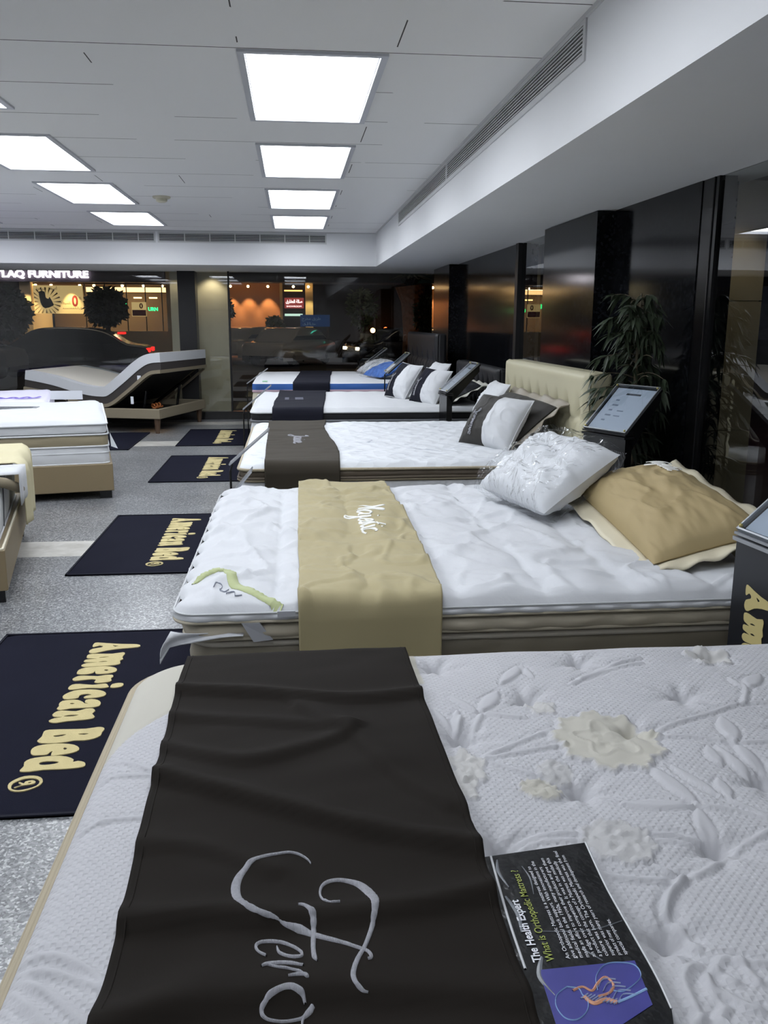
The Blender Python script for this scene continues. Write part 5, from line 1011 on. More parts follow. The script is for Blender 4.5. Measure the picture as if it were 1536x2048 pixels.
# ---- fourth bed: black banded mattress with navy runner
B2 = (-.375, 1.80, 7.86, 9.85, .08); Z2 = .737
t = thing('mattress', (.7, 8.85, .25), 'white mattress with wide black side band under the navy runner', 'mattress')
mobj('quilted_top', MB().grid(top_panel(*B2, Z2, lambda X, Y: .012 * (np.abs(np.sin(PI * X / .2)) * np.abs(np.sin(PI * Y / .2))) ** .5 - .006, .03, .06, .035)), M['white'], t, smooth=True)
mobj('top_piping', piping(*B2, Z2 - .036, .009, .004), M['white'], t, smooth=True)
mobj('black_band', band(*B2, .63, Z2 - .04, .008, .006, 5), mat('black_mesh_band', (20, 21, 26), .8), t, smooth=True)
mobj('grey_piping', piping(*B2, .626, .01, .004), mat('grey_piping', (110, 112, 118), .6), t, smooth=True)
mobj('side_panel', band(*B2, .36, .622, .012, .004, 8, .004, 50, 3), M['white'], t, smooth=True)
bed_base(-.34, 1.76, 7.9, 9.8, .08, .362, M['hb_black'], 'black base under the black banded mattress', legmat=M['blackm'])
t = bpy.data.objects[[o.name for o in bpy.data.objects if o.name.startswith('platform_bed') and o.get('label', '').startswith('black base')][0]]
headboard(1.84, 1.98, 7.9, 9.9, .1, 1.08, M['hb_black'], t, tz=.2)
mb, P = cloth_strip('bed_runner', lambda v: -.19 + .05 * v, lambda v: .27 + .1 * v, B2[2], B2[3], Z2, .26, .1, M['navy'], '', wr=.004, seed=32, off=.006, n=30, edge_r=.05, amp_edge=.004)
t = thing('bed_runner', (.04, 8.85, .7), 'navy runner with faint grey print across the black banded mattress', 'bed runner'); solid(mobj('cloth', mb, M['navy'], t, smooth=True), .004, 1)
mobj('faint_print', MB().box(.02, .1, 8.6, 8.85, Z2 + .016, Z2 + .0175).box(-.08, -.04, 8.6, 8.85, Z2 + .016, Z2 + .0175), mat('faint_grey_print', (70, 72, 88), .7), t)

# ---- fifth bed: thin foam mattress with blue band on a pale mattress
B1 = (-.47, 1.62, 10.36, 12.75, .06); Z1 = .795
t = thing('foam_mattress', (.6, 11.5, .69), 'thin white foam mattress with bright blue side band, farthest of the right row', 'mattress')
mobj('foam_top', MB().grid(top_panel(*B1, Z1, lambda X, Y: .003 * fbm(X * 3, Y * 3), .04, .03, .012)), M['white'], t, smooth=True)
mobj('blue_band', band(*B1, .715, Z1 - .012, .004, 0, 4), M['blue'], t, smooth=True)
mobj('green_logo', MB().box(-.36, -.3, 10.55, 10.72, Z1 + .002, Z1 + .004), mat('pale_green_logo', (150, 200, 165), .7), t)
t = thing('mattress', (.6, 11.5, .25), 'pale mattress with pinkish tape under the blue banded foam mattress', 'mattress')
mobj('pink_tape', band(*B1, .685, .714, .006, 0, 3), M['pink'], t, smooth=True)
mobj('side_panel', band(*B1, .33, .684, .012, .004, 8, .005, 12, 3), M['cream'], t, smooth=True)
mobj('top_panel', MB().box(B1[0] + .03, B1[1] - .03, B1[2] + .03, B1[3] - .03, .70, .714), M['white'], t)
t = bed_base(-.43, 1.6, 10.4, 12.7, .08, .332, M['hb_black'], 'black base with tall black tufted headboard at the far right corner')
headboard(1.66, 1.80, 10.3, 12.8, .1, 1.36, M['hb_black'], t, tufts=(5, 2), tz=.3)
mb, P = cloth_strip('bed_runner', lambda v: .0 + .12 * v, lambda v: .43 + .13 * v, B1[2], B1[3], Z1, .30, .1, M['navy'], '', wr=.003, seed=42, off=.004, n=24, edge_r=.03, amp_edge=.004)
t = thing('bed_runner', (.24, 11.5, .75), 'navy runner across the blue banded foam mattress, farthest of the runners', 'bed runner'); solid(mobj('cloth', mb, M['navy'], t, smooth=True), .004, 1)
mobj('small_logo', MB().box(.28, .32, 11.4, 11.5, Z1 + .0095, Z1 + .011), M['ink_soft'], t)
# ================================================================ pillows and cushions
def basis(c, ux, uy):
    """pillow frame: width direction ux, height direction uy (orthogonalised), normal n"""
    ux = Vector(ux).normalized(); n = ux.cross(Vector(uy)).normalized(); uy = n.cross(ux).normalized(); c = Vector(c)
    return lambda x, y, z: c + ux * x + uy * y + n * z
def pil_z(u, v, t, p=.5): return t * .5 * (np.clip(1 - np.abs(u) ** 2.4, 0, 1) * np.clip(1 - np.abs(v) ** 2.4, 0, 1)) ** p
def pillow_mb(B, w, h, t, seed=0, pinch=.07, wr=.006, n=46, p=.5, side='both', u0=-1, u1=1, off=0):
    U, V = np.meshgrid(np.linspace(u0, u1, n), np.linspace(-1, 1, n), indexing='ij')
    X = U * w / 2 * (1 - pinch * (1 - V ** 2)); Y = V * h / 2 * (1 - pinch * (1 - U ** 2)); Z = pil_z(U, V, t, p)
    R = wr * (fbm(U * 2.2, V * 3.5 + U, seed) + 1.0 * ridge(U * 3 + V, V * 2 - U, seed + 4)) * np.clip(Z / (t * .3), 0, 1)
    mb = MB(); mb.keep = True
    for s in ((1, -1) if side == 'both' else ((1,) if side == 'front' else (-1,))):
        zz = s * (Z + R * (1 if s > 0 else .6) + off); P = np.array([[tuple(B(X[i, j], Y[i, j], zz[i, j])) for j in range(n)] for i in range(n)]); mb.grid(P, flip=s < 0)
    return mb
def pillow_fn(B, w, h, t, p=.5, pinch=.07):
    def f(a, b, hh):
        u, v = a / (w / 2), b / (h / 2); z = float(pil_z(np.float64(u), np.float64(v), t, p)); return tuple(B(u * w / 2 * (1 - pinch * (1 - v * v)), v * h / 2 * (1 - pinch * (1 - u * u)), z + hh))
    return f
def edge_cord(B, w, h, pinch, r, inset=1.0):
    pts = []; k = 22
    for s in range(4):
        for i in range(k):
            q = -1 + 2 * i / k; u, v = ((q, -1), (1, q), (-q, 1), (-1, -q))[s]; pts.append(tuple(B(u * w / 2 * (1 - pinch * (1 - v * v)), v * h / 2 * (1 - pinch * (1 - u * u)), 0)))
    return MB().tube(pts, r, 6, closed=True)
def flange_mb(B, w, h, d, pinch, z=0, seed=0, amp=.012):
    k = 30; ring = []
    for s in range(4):
        for i in range(k):
            q = -1 + 2 * i / k; ring.append(((q, -1), (1, q), (-q, 1), (-1, -q))[s])
    rows = []
    for m_ in range(5):
        f = m_ / 4; row = []
        for i, (u, v) in enumerate(ring):
            a, b = u * w / 2 * (1 - pinch * (1 - v * v)), v * h / 2 * (1 - pinch * (1 - u * u)); row.append(tuple(B(a + (u if abs(u) > .999 else u) * d * f * (1 if abs(u) > .999 else .999), b + v * d * f, z + amp * f * math.sin(i * .9 + seed) + amp * .6 * f * math.sin(i * .37 + seed))))
        row.append(row[0]); rows.append(row)
    mb = MB().grid(np.array(rows)); return mb

# plastic wrapped pillow on the second bed
c = (1.135, 3.83, .835); B = basis(c, (.14, -.52, -.01), (.36, .10, .24))
t = thing('wrapped_pillow', (1.1, 3.85, .68), 'white pillow in a shiny clear plastic bag leaning on the tan cushion', 'pillow')
mobj('pillow_body', pillow_mb(B, .60, .43, .21, 51, .03, .012, 40, .42), M['white'], t, smooth=True)
mobj('plastic_bag', pillow_mb(B, .645, .465, .25, 53, .015, .02, 70, .36), M['wrap'], t, smooth=True)
# tan cushion with cream flange
c = (1.465, 3.31, .765); B = basis(c, (-.02, -1.0, -.09), (.46, .0, .12))
t = thing('flanged_pillow', (1.5, 3.2, .68), 'large tan pillow with cream flange and white embroidery under the wrapped pillow', 'pillow')
mobj('pillow_body', pillow_mb(B, .94, .43, .235, 61, .03, .008, 60, .46), M['tan_cush'], t, smooth=True)
o = mobj('flange', flange_mb(B, .93, .42, .075, .03, -.01, 2, .010), mat('cream_satin', (206, 198, 174), .5), t, smooth=True); solid(o, .006)
fn = pillow_fn(B, .94, .43, .235, .46, .03)
script('Majestic', lambda a, b, h: fn(.06 - a + .02, .12 - b, h + .004) if False else fn(a - .38, b + .09, h + .008), .09, M['white_thread'], t)

# third bed: long dark pillow, pale pillow behind and the half white cushion
c = (1.49, 5.95, .845); B = basis(c, (.02, -1, -.0), (.30, .0, .26))
t = thing('flanged_pillow', (1.5, 5.95, .75), 'long dark brown pillow with grey beige flange against the cream headboard', 'pillow')
mobj('pillow_body', pillow_mb(B, 1.12, .40, .2, 71, .03, .004, 46, .42), mat('dark_brown_cloth', (38, 35, 31), .7, sheen=.1), t, smooth=True)
o = mobj('flange', flange_mb(B, 1.12, .40, .07, .03, -.01, 1, .012), M['flange'], t, smooth=True); solid(o, .005)
def cushion(c, ux, uy, w, h, th, dark, label, name='script_cushion', word=None, split=.08, seed=0, white=None):
    B = basis(c, ux, uy); t = thing(name, (c[0], c[1], c[2] - h / 2), label, 'cushion')
    dh = mobj('dark_half', pillow_mb(B, w, h, th, seed, .06, .004, 40, .5, 'both', -1, split), dark, t, smooth=True)
    mobj('white_half', pillow_mb(B, w, h, th * 1.05, seed, .06, .006, 40, .5, 'both', split, 1), M['white'], t, smooth=True)
    mobj('edge_seam', edge_cord(B, w, h, .06, .004), M['white'], t, smooth=True)
    if word:
        f = pillow_fn(B, w, h, th, .5, .06); script(word, lambda a, b, hh: f(-w * .19 - b * .8, h * .10 - a * .0 - a, hh + .008), h * .17, M['silver'], dh)
    return t
cushion((1.30, 5.56, .862), (.30, -.50, -.02), (.20, .10, .33), .46, .38, .20, MATS['dark_brown_cloth'], 'small cushion half dark brown and half white on the brown banded mattress', word='Jasmine', seed=5)
c = (1.53, 6.72, .90); B = basis(c, (0, -1, 0), (.2, 0, .3)); t = thing('white_pillow', (1.6, 6.7, .78), 'white pillow corner behind the dark pillow at the far end of the cream headboard', 'pillow'); mobj('pillow_body', pillow_mb(B, .5, .34, .14, 3), M['white'], t, smooth=True)
# fourth bed
cushion((1.12, 8.92, .905), (.17, -.42, -.02), (.20, .05, .33), .42, .40, .17, M['navy'], 'cushion half navy and half white, farther of the pair by the black headboard', word='Jasmine', seed=6)
cushion((1.32, 8.42, .885), (.20, -.42, -.02), (.20, .05, .33), .44, .38, .18, M['navy'], 'cushion half navy and half white, nearer of the pair', word='Jasmine', seed=7)
c = (1.47, 9.1, .93); B = basis(c, (.1, -.6, 0), (.2, 0, .32)); t = thing('white_pillow', (1.47, 9.1, .76), 'white pillow peeking out behind the pair of navy and white cushions', 'pillow'); mobj('pillow_body', pillow_mb(B, .5, .36, .14, 9), M['white'], t, smooth=True)
c = (1.56, 8.50, .84); B = basis(c, (.02, -1, 0), (.34, .0, .16)); t = thing('flanged_pillow', (1.6, 8.5, .75), 'black pillow with off white flange behind the second display stand', 'pillow')
mobj('pillow_body', pillow_mb(B, .92, .38, .17, 14, .03, .004, 36, .42), M['navy_banner'], t, smooth=True); o = mobj('flange', flange_mb(B, .92, .38, .06, .03, -.01, 1, .010), mat('offwhite_satin', (196, 194, 184), .5), t, smooth=True); solid(o, .005)
# fifth bed: clear bags with blue bedding
c = (1.16, 11.2, .90); B = basis(c, (.2, -.7, 0), (.5, .1, .22)); t = thing('bedding_bag', (1.15, 11.2, .8), 'clear plastic bag with folded bright blue bedding on the farthest bed', 'bag')
mobj('blue_bedding', pillow_mb(B, .62, .38, .12, 15, .02, .006, 30), M['blue'], t, smooth=True); mobj('plastic_bag', pillow_mb(B, .72, .46, .22, 16, .01, .016, 40), M['wrap'], t, smooth=True)
c = (1.12, 11.95, .90); B = basis(c, (.1, -.7, 0), (.5, .1, .18)); t = thing('wrapped_pillow', (1.1, 11.95, .8), 'pale wrapped pillow behind the bag of blue bedding on the farthest bed', 'pillow')
mobj('pillow_body', pillow_mb(B, .62, .42, .16, 17), M['white'], t, smooth=True); mobj('plastic_bag', pillow_mb(B, .68, .48, .2, 18, .01, .014, 40), M['wrap'], t, smooth=True)

# ================================================================ display stands at the bed heads
def display_stand(p0, yaw, wid, zlow, label, depth=.30, rise=.245, body=True, brand=False, cardm=None, thin=False, marks=True, bodyw=None):
    """p0: low left corner of the sloping board seen from the aisle (far end of its low edge); the board climbs away from the aisle"""
    t = thing('display_stand', (p0[0] + .05, p0[1] - wid / 2, 0), label, 'display stand')
    u = Vector((math.sin(yaw), -math.cos(yaw), 0)); b = Vector((math.cos(yaw), math.sin(yaw), 0)); o = Vector((p0[0], p0[1], zlow)); s = (b * depth + Vector((0, 0, rise))).normalized(); L_ = math.hypot(depth, rise); n = u.cross(s); n = n if n.z > 0 else -n
    def pt(a, q, h): return o + u * a + s * q + n * h
    def slab(mb, a0, a1, q0, q1, h0, h1): return mb.add([pt(a0, q0, h0), pt(a1, q0, h0), pt(a1, q1, h0), pt(a0, q1, h0), pt(a0, q0, h1), pt(a1, q0, h1), pt(a1, q1, h1), pt(a0, q1, h1)], [(0, 3, 2, 1), (4, 5, 6, 7), (0, 1, 5, 4), (1, 2, 6, 5), (2, 3, 7, 6), (3, 0, 4, 7)])
    mobj('board', slab(MB(), 0, wid, 0, L_, -.02, -.006), M['black'], t)
    cd = mobj('card', slab(MB(), .018, wid - .018, .015, L_ - .02, -.006, -.003), cardm or M['card'], t)
    mobj('acrylic_cover', slab(MB(), 0, wid, 0, L_, .004, .008), M['acrylic'], t)
    rim = MB(); slab(rim, 0, .006, 0, L_, -.006, .010); slab(rim, wid - .006, wid, 0, L_, -.006, .010); slab(rim, 0, wid, L_ - .006, L_, -.006, .010); slab(rim, 0, wid, 0, .006, -.006, .010); mobj('acrylic_rim', rim, M['alu'], t)
    for a, q in ((.012, .012), (wid - .012, .012), (.012, L_ - .012), (wid - .012, L_ - .012)): mobj('screw', MB().sphere(tuple(pt(a, q, .012)), .0065, 5), M['brass'], t)
    if marks:
        f = lambda a, q, h: tuple(pt(wid - a, q, -.002 + h)) if False else tuple(pt(a, q, -.002 + h))
        pr = MB(); slab(pr, wid * .35, wid * .68, L_ * .80, L_ * .835, -.003, -.0015); mobj('printed_heading', pr, M['ink'], cd)
        p2 = MB()
        for i in range(5):
            q = L_ * (.66 - i * .11); slab(p2, wid * .22, wid * (.30 + .05 * (i % 2)), q, q + L_ * .028, -.003, -.002)
            if i in (2, 3): slab(p2, wid * .42, wid * .56, q, q + L_ * .02, -.003, -.002)
        mobj('printed_lines', p2, M['ink_soft'], cd)
    bm_ = MB(); back = Vector((0, 0, 0))
    if body:
        bw = bodyw or wid; dpt = .05 if not thin else .02
        def bx(a0, a1, q0, q1, z0, z1):
            c_ = [o + u * a + b * q for a, q in ((a0, q0), (a1, q0), (a1, q1), (a0, q1))]; return [(p.x, p.y, z0) for p in c_] + [(p.x, p.y, z1) for p in c_]
        F6 = [(0, 3, 2, 1), (4, 5, 6, 7), (0, 1, 5, 4), (1, 2, 6, 5), (2, 3, 7, 6), (3, 0, 4, 7)]; zt = zlow - .03
        mobj('body', MB().add(bx(0, bw, 0, dpt, .02, zt), F6), M['navy_banner'] if brand else M['black'], t)
        mobj('base_plate', MB().add(bx(-.01, bw + .01, -.02, .26, .001, .02), F6), M['black'], t)
        tr = MB(); tr.add(bx(-.004, bw + .004, -.012, dpt + .01, zt, zt + .012), F6); tr.add(bx(-.004, bw + .004, -.008, dpt + .006, zt + .018, zt + .026), F6); mobj('chrome_rail', tr, M['alu'] if brand else M['frame_dark'], t)
        mobj('side_cheek', MB().add([o + u * (bw - .004) + b * .0 - Vector((0, 0, .02)), o + u * (bw - .004) + b * dpt - Vector((0, 0, .09)), o + u * (bw - .004) + b * depth + Vector((0, 0, rise - .07)), o + u * (bw - .004) + b * depth + Vector((0, 0, rise - .015)), o + u * bw + b * .0 - Vector((0, 0, .02)), o + u * bw + b * dpt - Vector((0, 0, .09)), o + u * bw + b * depth + Vector((0, 0, rise - .07)), o + u * bw + b * depth + Vector((0, 0, rise - .015))], F6), M['black'], t)
        if brand:
            s_ = .58
            g = [poly_extrude(p, lambda a, v, h: tuple(o + u * (v * s_ + .285) + Vector((0, 0, .348 - zlow - a * s_)) - b * (.0015 + h)), .001, k=2) for p in RUG[:12]]
            mobj('brand_lettering', merge(*g), M['gold'], t)
    else:
        q0 = o - Vector((0, 0, .02)); mobj('pole', MB().tube([(q0.x, q0.y - .03, .01), (q0.x, q0.y - .03, zlow - .03), tuple(pt(.03, .06, -.022))], .008, 8), M['black'], t)
        mobj('base_plate', MB().box(q0.x - .02, q0.x + .2, q0.y - .2, q0.y, .001, .012), M['black'], t)
    return t
display_stand((1.335, 2.46), .10, .245, .885, 'tall black display stand with gold American Bed lettering, cut by the right picture edge', brand=True, depth=.3, rise=.26, marks=True)
display_stand((1.635, 4.80), .40, .33, .915, 'black display stand with sloping white card beside the near end of the cream headboard', depth=.24, rise=.235)
display_stand((1.30, 7.76), .10, .24, .90, 'black display stand with white card between the dark pillows of the middle beds', bodyw=.24, depth=.29, rise=.245)
display_stand((1.07, 10.30), .08, .20, .925, 'slim black display stand beside the bag of blue bedding', body=False, depth=.26, rise=.22, marks=False)
display_stand((1.08, 13.2), .08, .20, .89, 'slim grey display stand nearest the far glass', body=False, depth=.30, rise=.22, marks=False)
def foot_stand(x, y, z0, dx, dz, wy, label, cardm=None):
    t = thing('leaflet_stand', (x, y, 0), label, 'leaflet stand'); mobj('pole', MB().tube([(x, y, .01), (x, y, z0 - .04), (x + .012, y, z0)], .006, 8), M['black'], t); mobj('base_plate', MB().lathe([(.09, 0.001), (.09, .01), (.02, .014)], (x, y, 0)), M['black'], t)
    def sl(a0, a1, y0, y1, h0, h1):
        L_ = math.hypot(dx, dz); n = Vector((-dz, 0, dx)) / L_; s = Vector((dx, 0, dz)); P = []
        for h in (h0, h1):
            for a, yy in ((a0, y0), (a1, y0), (a1, y1), (a0, y1)): P.append(Vector((x, 0, z0)) + s * a + n * h + Vector((0, yy, 0)))
        return MB().add(P, [(0, 3, 2, 1), (4, 5, 6, 7), (0, 1, 5, 4), (1, 2, 6, 5), (2, 3, 7, 6), (3, 0, 4, 7)])
    mobj('acrylic_plate', sl(0, 1, y - wy / 2, y + wy / 2, 0, .006), mat('frosted_acrylic', (150, 154, 160), .25, alpha=.75) if 'frosted_acrylic' not in MATS else MATS['frosted_acrylic'], t)
    mobj('card', sl(.12, .95, y - wy / 2 + .015, y + wy / 2 - .015, -.003, -.001), cardm or M['ink_soft'], t)
    mobj('clear_edge', sl(0, 1, y - wy / 2 - .003, y - wy / 2, -.002, .006), M['alu'], t)
foot_stand(-.455, 4.60, .45, .235, .285, .16, 'clear leaflet holder leaning over the far left corner of the white quilted bed')
foot_stand(-.345, 4.74, .745, .215, .185, .12, 'thin black pole with tilted clear plate at the foot of the brown banded mattress')
foot_stand(-.42, 7.50, .77, .24, .20, .12, 'thin black pole with tilted clear plate at the foot of the black banded mattress')
foot_stand(-.52, 10.2, .80, .24, .17, .12, 'thin black pole with small tilted plate at the foot of the blue banded bed')

# ================================================================ ficus beside the granite
R = random.Random(5)
PX, PY = 1.975, 4.93
t = thing('potted_ficus', (PX, PY, 0), 'tall artificial ficus with dark drooping leaves in front of the black granite', 'potted plant')
mobj('pot', MB().lathe([(.10, 0.002), (.13, .02), (.16, .26), (.165, .30), (.15, .30), (.145, .26)], (PX, PY, 0), 28), M['pot'], t)
mobj('moss', MB().lathe([(.143, .255), (.1, .27), (.03, .275)], (PX, PY, 0), 20), M['soil'], t)
mobj('stem', MB().tube([(PX, PY, .26), (PX + .01, PY, .7), (PX - .005, PY, 1.2), (PX + .0, PY, 1.66)], [.013, .012, .010, .006], 8), M['stem'], t)
br = MB(); lv = MB(); lv.keep = True; lv.nofix = True; br.keep = True
def leaf(p, d, L_, w):
    d = Vector(d).normalized()
    if p[0] + d.x * L_ > 2.13: d.x = -abs(d.x); d.normalize()
    if p[0] > 2.12 or (p[2] < 1.3 and p[1] + d.y * L_ > 5.03 and p[0] < 1.92) or (p[2] < 1.38 and min(p[1], p[1] + d.y * L_) < 4.83 and p[0] < 2.05): return
    s = d.cross(Vector((0, 0, 1))); s = s.normalized() if s.length > .01 else Vector((1, 0, 0)); s = (s + Vector((R.uniform(-.5, .5), R.uniform(-.5, .5), R.uniform(-.4, .4)))).normalized(); n = s.cross(d)
    V = []; ks = (0, .12, .35, .65, 1); ws = (0.05, .7, 1, .62, .02)
    for k, q in zip(ks, ws):
        c_ = Vector(p) + d * L_ * k + Vector((0, 0, -.35 * L_ * k * k)); V += [c_ - s * w * q / 2 + n * w * .12 * q, c_, c_ + s * w * q / 2 + n * w * .12 * q]
    F = []
    for i in range(4): F += [(i * 3, i * 3 + 1, i * 3 + 4, i * 3 + 3), (i * 3 + 1, i * 3 + 2, i * 3 + 5, i * 3 + 4)]
    lv.add(V, F)
for i in range(58):
    z = .62 + 1.0 * (i / 57) ** .9; a = i * 2.4 + R.uniform(-.3, .3); ln = (.30 if z < 1.35 else .2) * R.uniform(.7, 1.1) * (1 if z > .75 else .8)
    p0 = Vector((PX, PY, z)); dr = Vector((math.cos(a) * (.45 if math.cos(a) > 0 else .95), (.35 if math.sin(a) > 0 else .8) * math.sin(a), R.uniform(.25, .6))); pts = []
    for k in range(6): f = k / 5; pts.append(p0 + dr * ln * f + Vector((0, 0, -.18 * ln * f * f * 2)))
    br.tube([tuple(q) for q in pts], [.004 - .0005 * k for k in range(6)], 5)
    for k in range(1, 6):
        for m_ in range(4 if k < 5 else 6):
            q = pts[k]; aa = a + R.uniform(-1.5, 1.5); leaf(q, (math.cos(aa) * (.2 if math.cos(aa) > 0 else 1), math.sin(aa) * .7, R.uniform(-.9, .1)), R.uniform(.075, .125), R.uniform(.020, .030))
mobj('branches', br, M['stem'], t); o = mobj('foliage', lv, M['leaf'], t, smooth=True); o['kind'] = 'stuff'

# ================================================================ beds on the left side of the aisle
A13 = math.radians(12.8)
# middle left bed: white pillow top with beige band
P2 = (-1.545, 7.60); label = 'low beige leather bed base with black feet under the white and beige banded mattress'
t = thing('platform_bed', (P2[0], P2[1], 0), label, 'bed', A13)
mobj('base_body', MB().box(-2.05, 0, 0, 2.0, .07, .305, ch=.008), M['beige_leather'], t, world=False)
for x in (-1.97, -.07):
    for y in (.04, 1.9): mobj('leg', MB().box(x - .05, x + .05, y, y + .09, 0, .075), M['black'], t, world=False)
t = thing('mattress', (P2[0], P2[1], .305), 'thick white pillow top mattress with wide beige band on the low beige base', 'mattress', A13); r_ = (-2.0, -.03, .03, 1.97, .06)
def lz(mb): return mb
z0 = .0
mobj('side_panel', band(*r_, .0, .145, .010, 0, 10, .002, 30, 3), M['white'], t, smooth=True, world=False)
mobj('lower_piping', piping(*r_, .004, .006, .006), M['white'], t, smooth=True, world=False); mobj('rib_piping', piping(*r_, .095, .004, .010), M['white'], t, smooth=True, world=False)
mobj('beige_band', band(*r_, .155, .245, .008, 0, 5), mat('olive_beige_band', (142, 132, 108), .75), t, smooth=True, world=False)
mobj('middle_piping', piping(*r_, .150, .008, .008), M['white'], t, smooth=True, world=False); mobj('upper_piping', piping(*r_, .250, .008, .008), M['white'], t, smooth=True, world=False)
mobj('pillow_top_side', band(*r_, .262, .335, .006, .008, 5, .002, 30), M['white'], t, smooth=True, world=False)
mobj('top_piping', piping(*r_, .338, .009, .004, .004, 3), M['white'], t, smooth=True, world=False)
mobj('quilted_top', MB().grid(top_panel(-2.0, -.03, .03, 1.97, .09, .368, lambda X, Y: .010 * fbm(X * 2.2, Y * 2.2, 4) + .03 * np.clip(1 - ((X + 1) / 1.1) ** 2, 0, 1) * np.clip(1 - ((Y - 1) / 1.1) ** 2, 0, 1) + .003 * fbm(X * 12, Y * 12, 7), .03, .08, .035)), M['white'], t, smooth=True, world=False)
t = thing('leaflet_strip', (-2.62, 8.42, .70), 'folded clear and blue leaflet strip on top of the white pillow top mattress', 'leaflet')
mobj('clear_film', MB().box(-2.93, -2.36, 8.38, 8.50, .706, .712), MATS['frosted_acrylic'], t); mobj('blue_print', MB().box(-2.95, -2.78, 8.40, 8.47, .7122, .715), M['blue'], t); mobj('dark_print', MB().box(-2.78, -2.4, 8.41, 8.44, .7122, .715), M['ink'], t)
t = thing('hanging_tag', (-1.52, 7.68, .4), 'white paper tag hanging at the corner of the beige banded mattress', 'tag')
mobj('paper', MB().add([(-1.575, 7.70, .56), (-1.515, 7.70, .42), (-1.57, 7.70, .44), (-1.575, 7.703, .56), (-1.515, 7.703, .42), (-1.57, 7.703, .44)], [(0, 1, 2), (5, 4, 3), (0, 3, 4, 1), (1, 4, 5, 2), (2, 5, 3, 0)]), M['card'], t)
# white card sign behind it
t = thing('card_sign', (-2.69, 10.55, 0), 'blank white card sign standing behind the white pillow top mattress', 'card sign')
mobj('card', MB().box(-2.80, -2.44, 10.55, 10.556, .60, .70), M['card'], t); mobj('pole', MB().tube([(-2.62, 10.56, 0.01), (-2.62, 10.56, .62)], .008, 8), M['black'], t); mobj('base_plate', MB().lathe([(.1, .001), (.1, .01), (.02, .012)], (-2.62, 10.56, 0)), M['black'], t)

# nearest left bed
P1 = (-1.545, 4.70)
t = thing('platform_bed', (P1[0], P1[1], 0), 'beige leather bed base with black feet at the left picture edge', 'bed', A13)
bb = MB().box(-2.05, 0, 0, 1.72, .075, .30, ch=.006); mobj('base_body', bb, M['beige_leather'], t, world=False)
rimp = outline(-2.04, -.012, .012, 1.708, .01, 3); mobj('rim_piping', MB().tube([(p[0], p[1], .303) for p in rimp], .008, 6, closed=True), M['cream'], t, world=False, smooth=True)
for x in (-1.97, -.07):
    for y in (.04, 1.6): mobj('leg', MB().box(x - .05, x + .05, y, y + .09, 0, .08), M['black'], t, world=False)
t = thing('mattress', (P1[0], P1[1], .30), 'white mattress with thin dark seam line on the beige base at the left edge', 'mattress', A13); r_ = (-2.0, -.055, .05, 1.66, .09)
mobj('side_panel', band(*r_, .0, .25, .012, 0, 8, .002, 20), M['white'], t, smooth=True, world=False)
mobj('quilted_top', MB().grid(top_panel(*r_, .285, lambda X, Y: .004 * fbm(X * 3, Y * 3), .04, .06, .035)), M['white'], t, smooth=True, world=False)
mobj('top_piping', piping(*r_, .252, .008, .004), M['white'], t, smooth=True, world=False); mobj('lower_piping', piping(*r_, .004, .007, .008), M['white'], t, smooth=True, world=False)
mobj('seam_line', MB().tube([(-.037, .62, .24), (-.038, .60, .15), (-.040, .52, .02)], .003, 6), M['ink'], t, world=False)
# throw over its far corner, folded sheet and rolled taupe cloth
t = thing('throw', (P1[0], P1[1], .30), 'pale yellow beige throw over the far corner of the left edge mattress', 'throw', A13)
n = 30; G = np.zeros((n, n, 3))
for i in range(n):
    for j in range(n):
        s = i / (n - 1); y = 1.02 + .74 * j / (n - 1); L_ = s * 1.05
        if L_ < .62: x, z = -.60 + L_, .305
        elif L_ < .70: a = (L_ - .62) / .08 * PI / 2; x, z = .02 + .045 * math.sin(a) - .0, .305 - .045 * (1 - math.cos(a))
        else: x, z = .065 - .01 * math.sin(y * 20), .26 - (L_ - .70)
        G[i, j] = (x + .006 * math.sin(y * 17), y + .01 * math.sin(s * 9), z + (.012 + .02 * max(0, math.sin(y * 9 + s * 2)) if L_ < .62 else 0) + .05 * max(0, j / (n - 1) - .82) * 3)
o = mobj('throw_cloth', MB().grid(G), mat('pale_throw', (198, 190, 156), .8, bump=('noise', 200, .1, .001)), t, smooth=True, world=False); solid(o, .006)
t = thing('folded_sheet', (P1[0], P1[1], .30), 'white folded sheet with rolled taupe hem on the left edge mattress', 'sheet', A13)
G = np.zeros((16, 12, 3))
for i in range(16):
    for j in range(12):
        s, v = i / 15, j / 11; y = .52 + .42 * v + .06 * s; x = -.5 + .56 * min(s, .8) / .8; z = .315 + .02 * math.sin(v * 6) + (0 if s < .8 else -(s - .8) * .95)
        G[i, j] = (x + .01 * math.sin(v * 8), y, z)
o = mobj('sheet_cloth', MB().grid(G), M['duvet'], t, smooth=True, world=False); solid(o, .006)
mobj('rolled_hem', MB().tube([(-.12, .50, .30), (-.02, .55, .27), (.04, .64, .225), (.055, .72, .20)], [.03, .032, .03, .022], 10), M['taupe'], t, smooth=True, world=False)

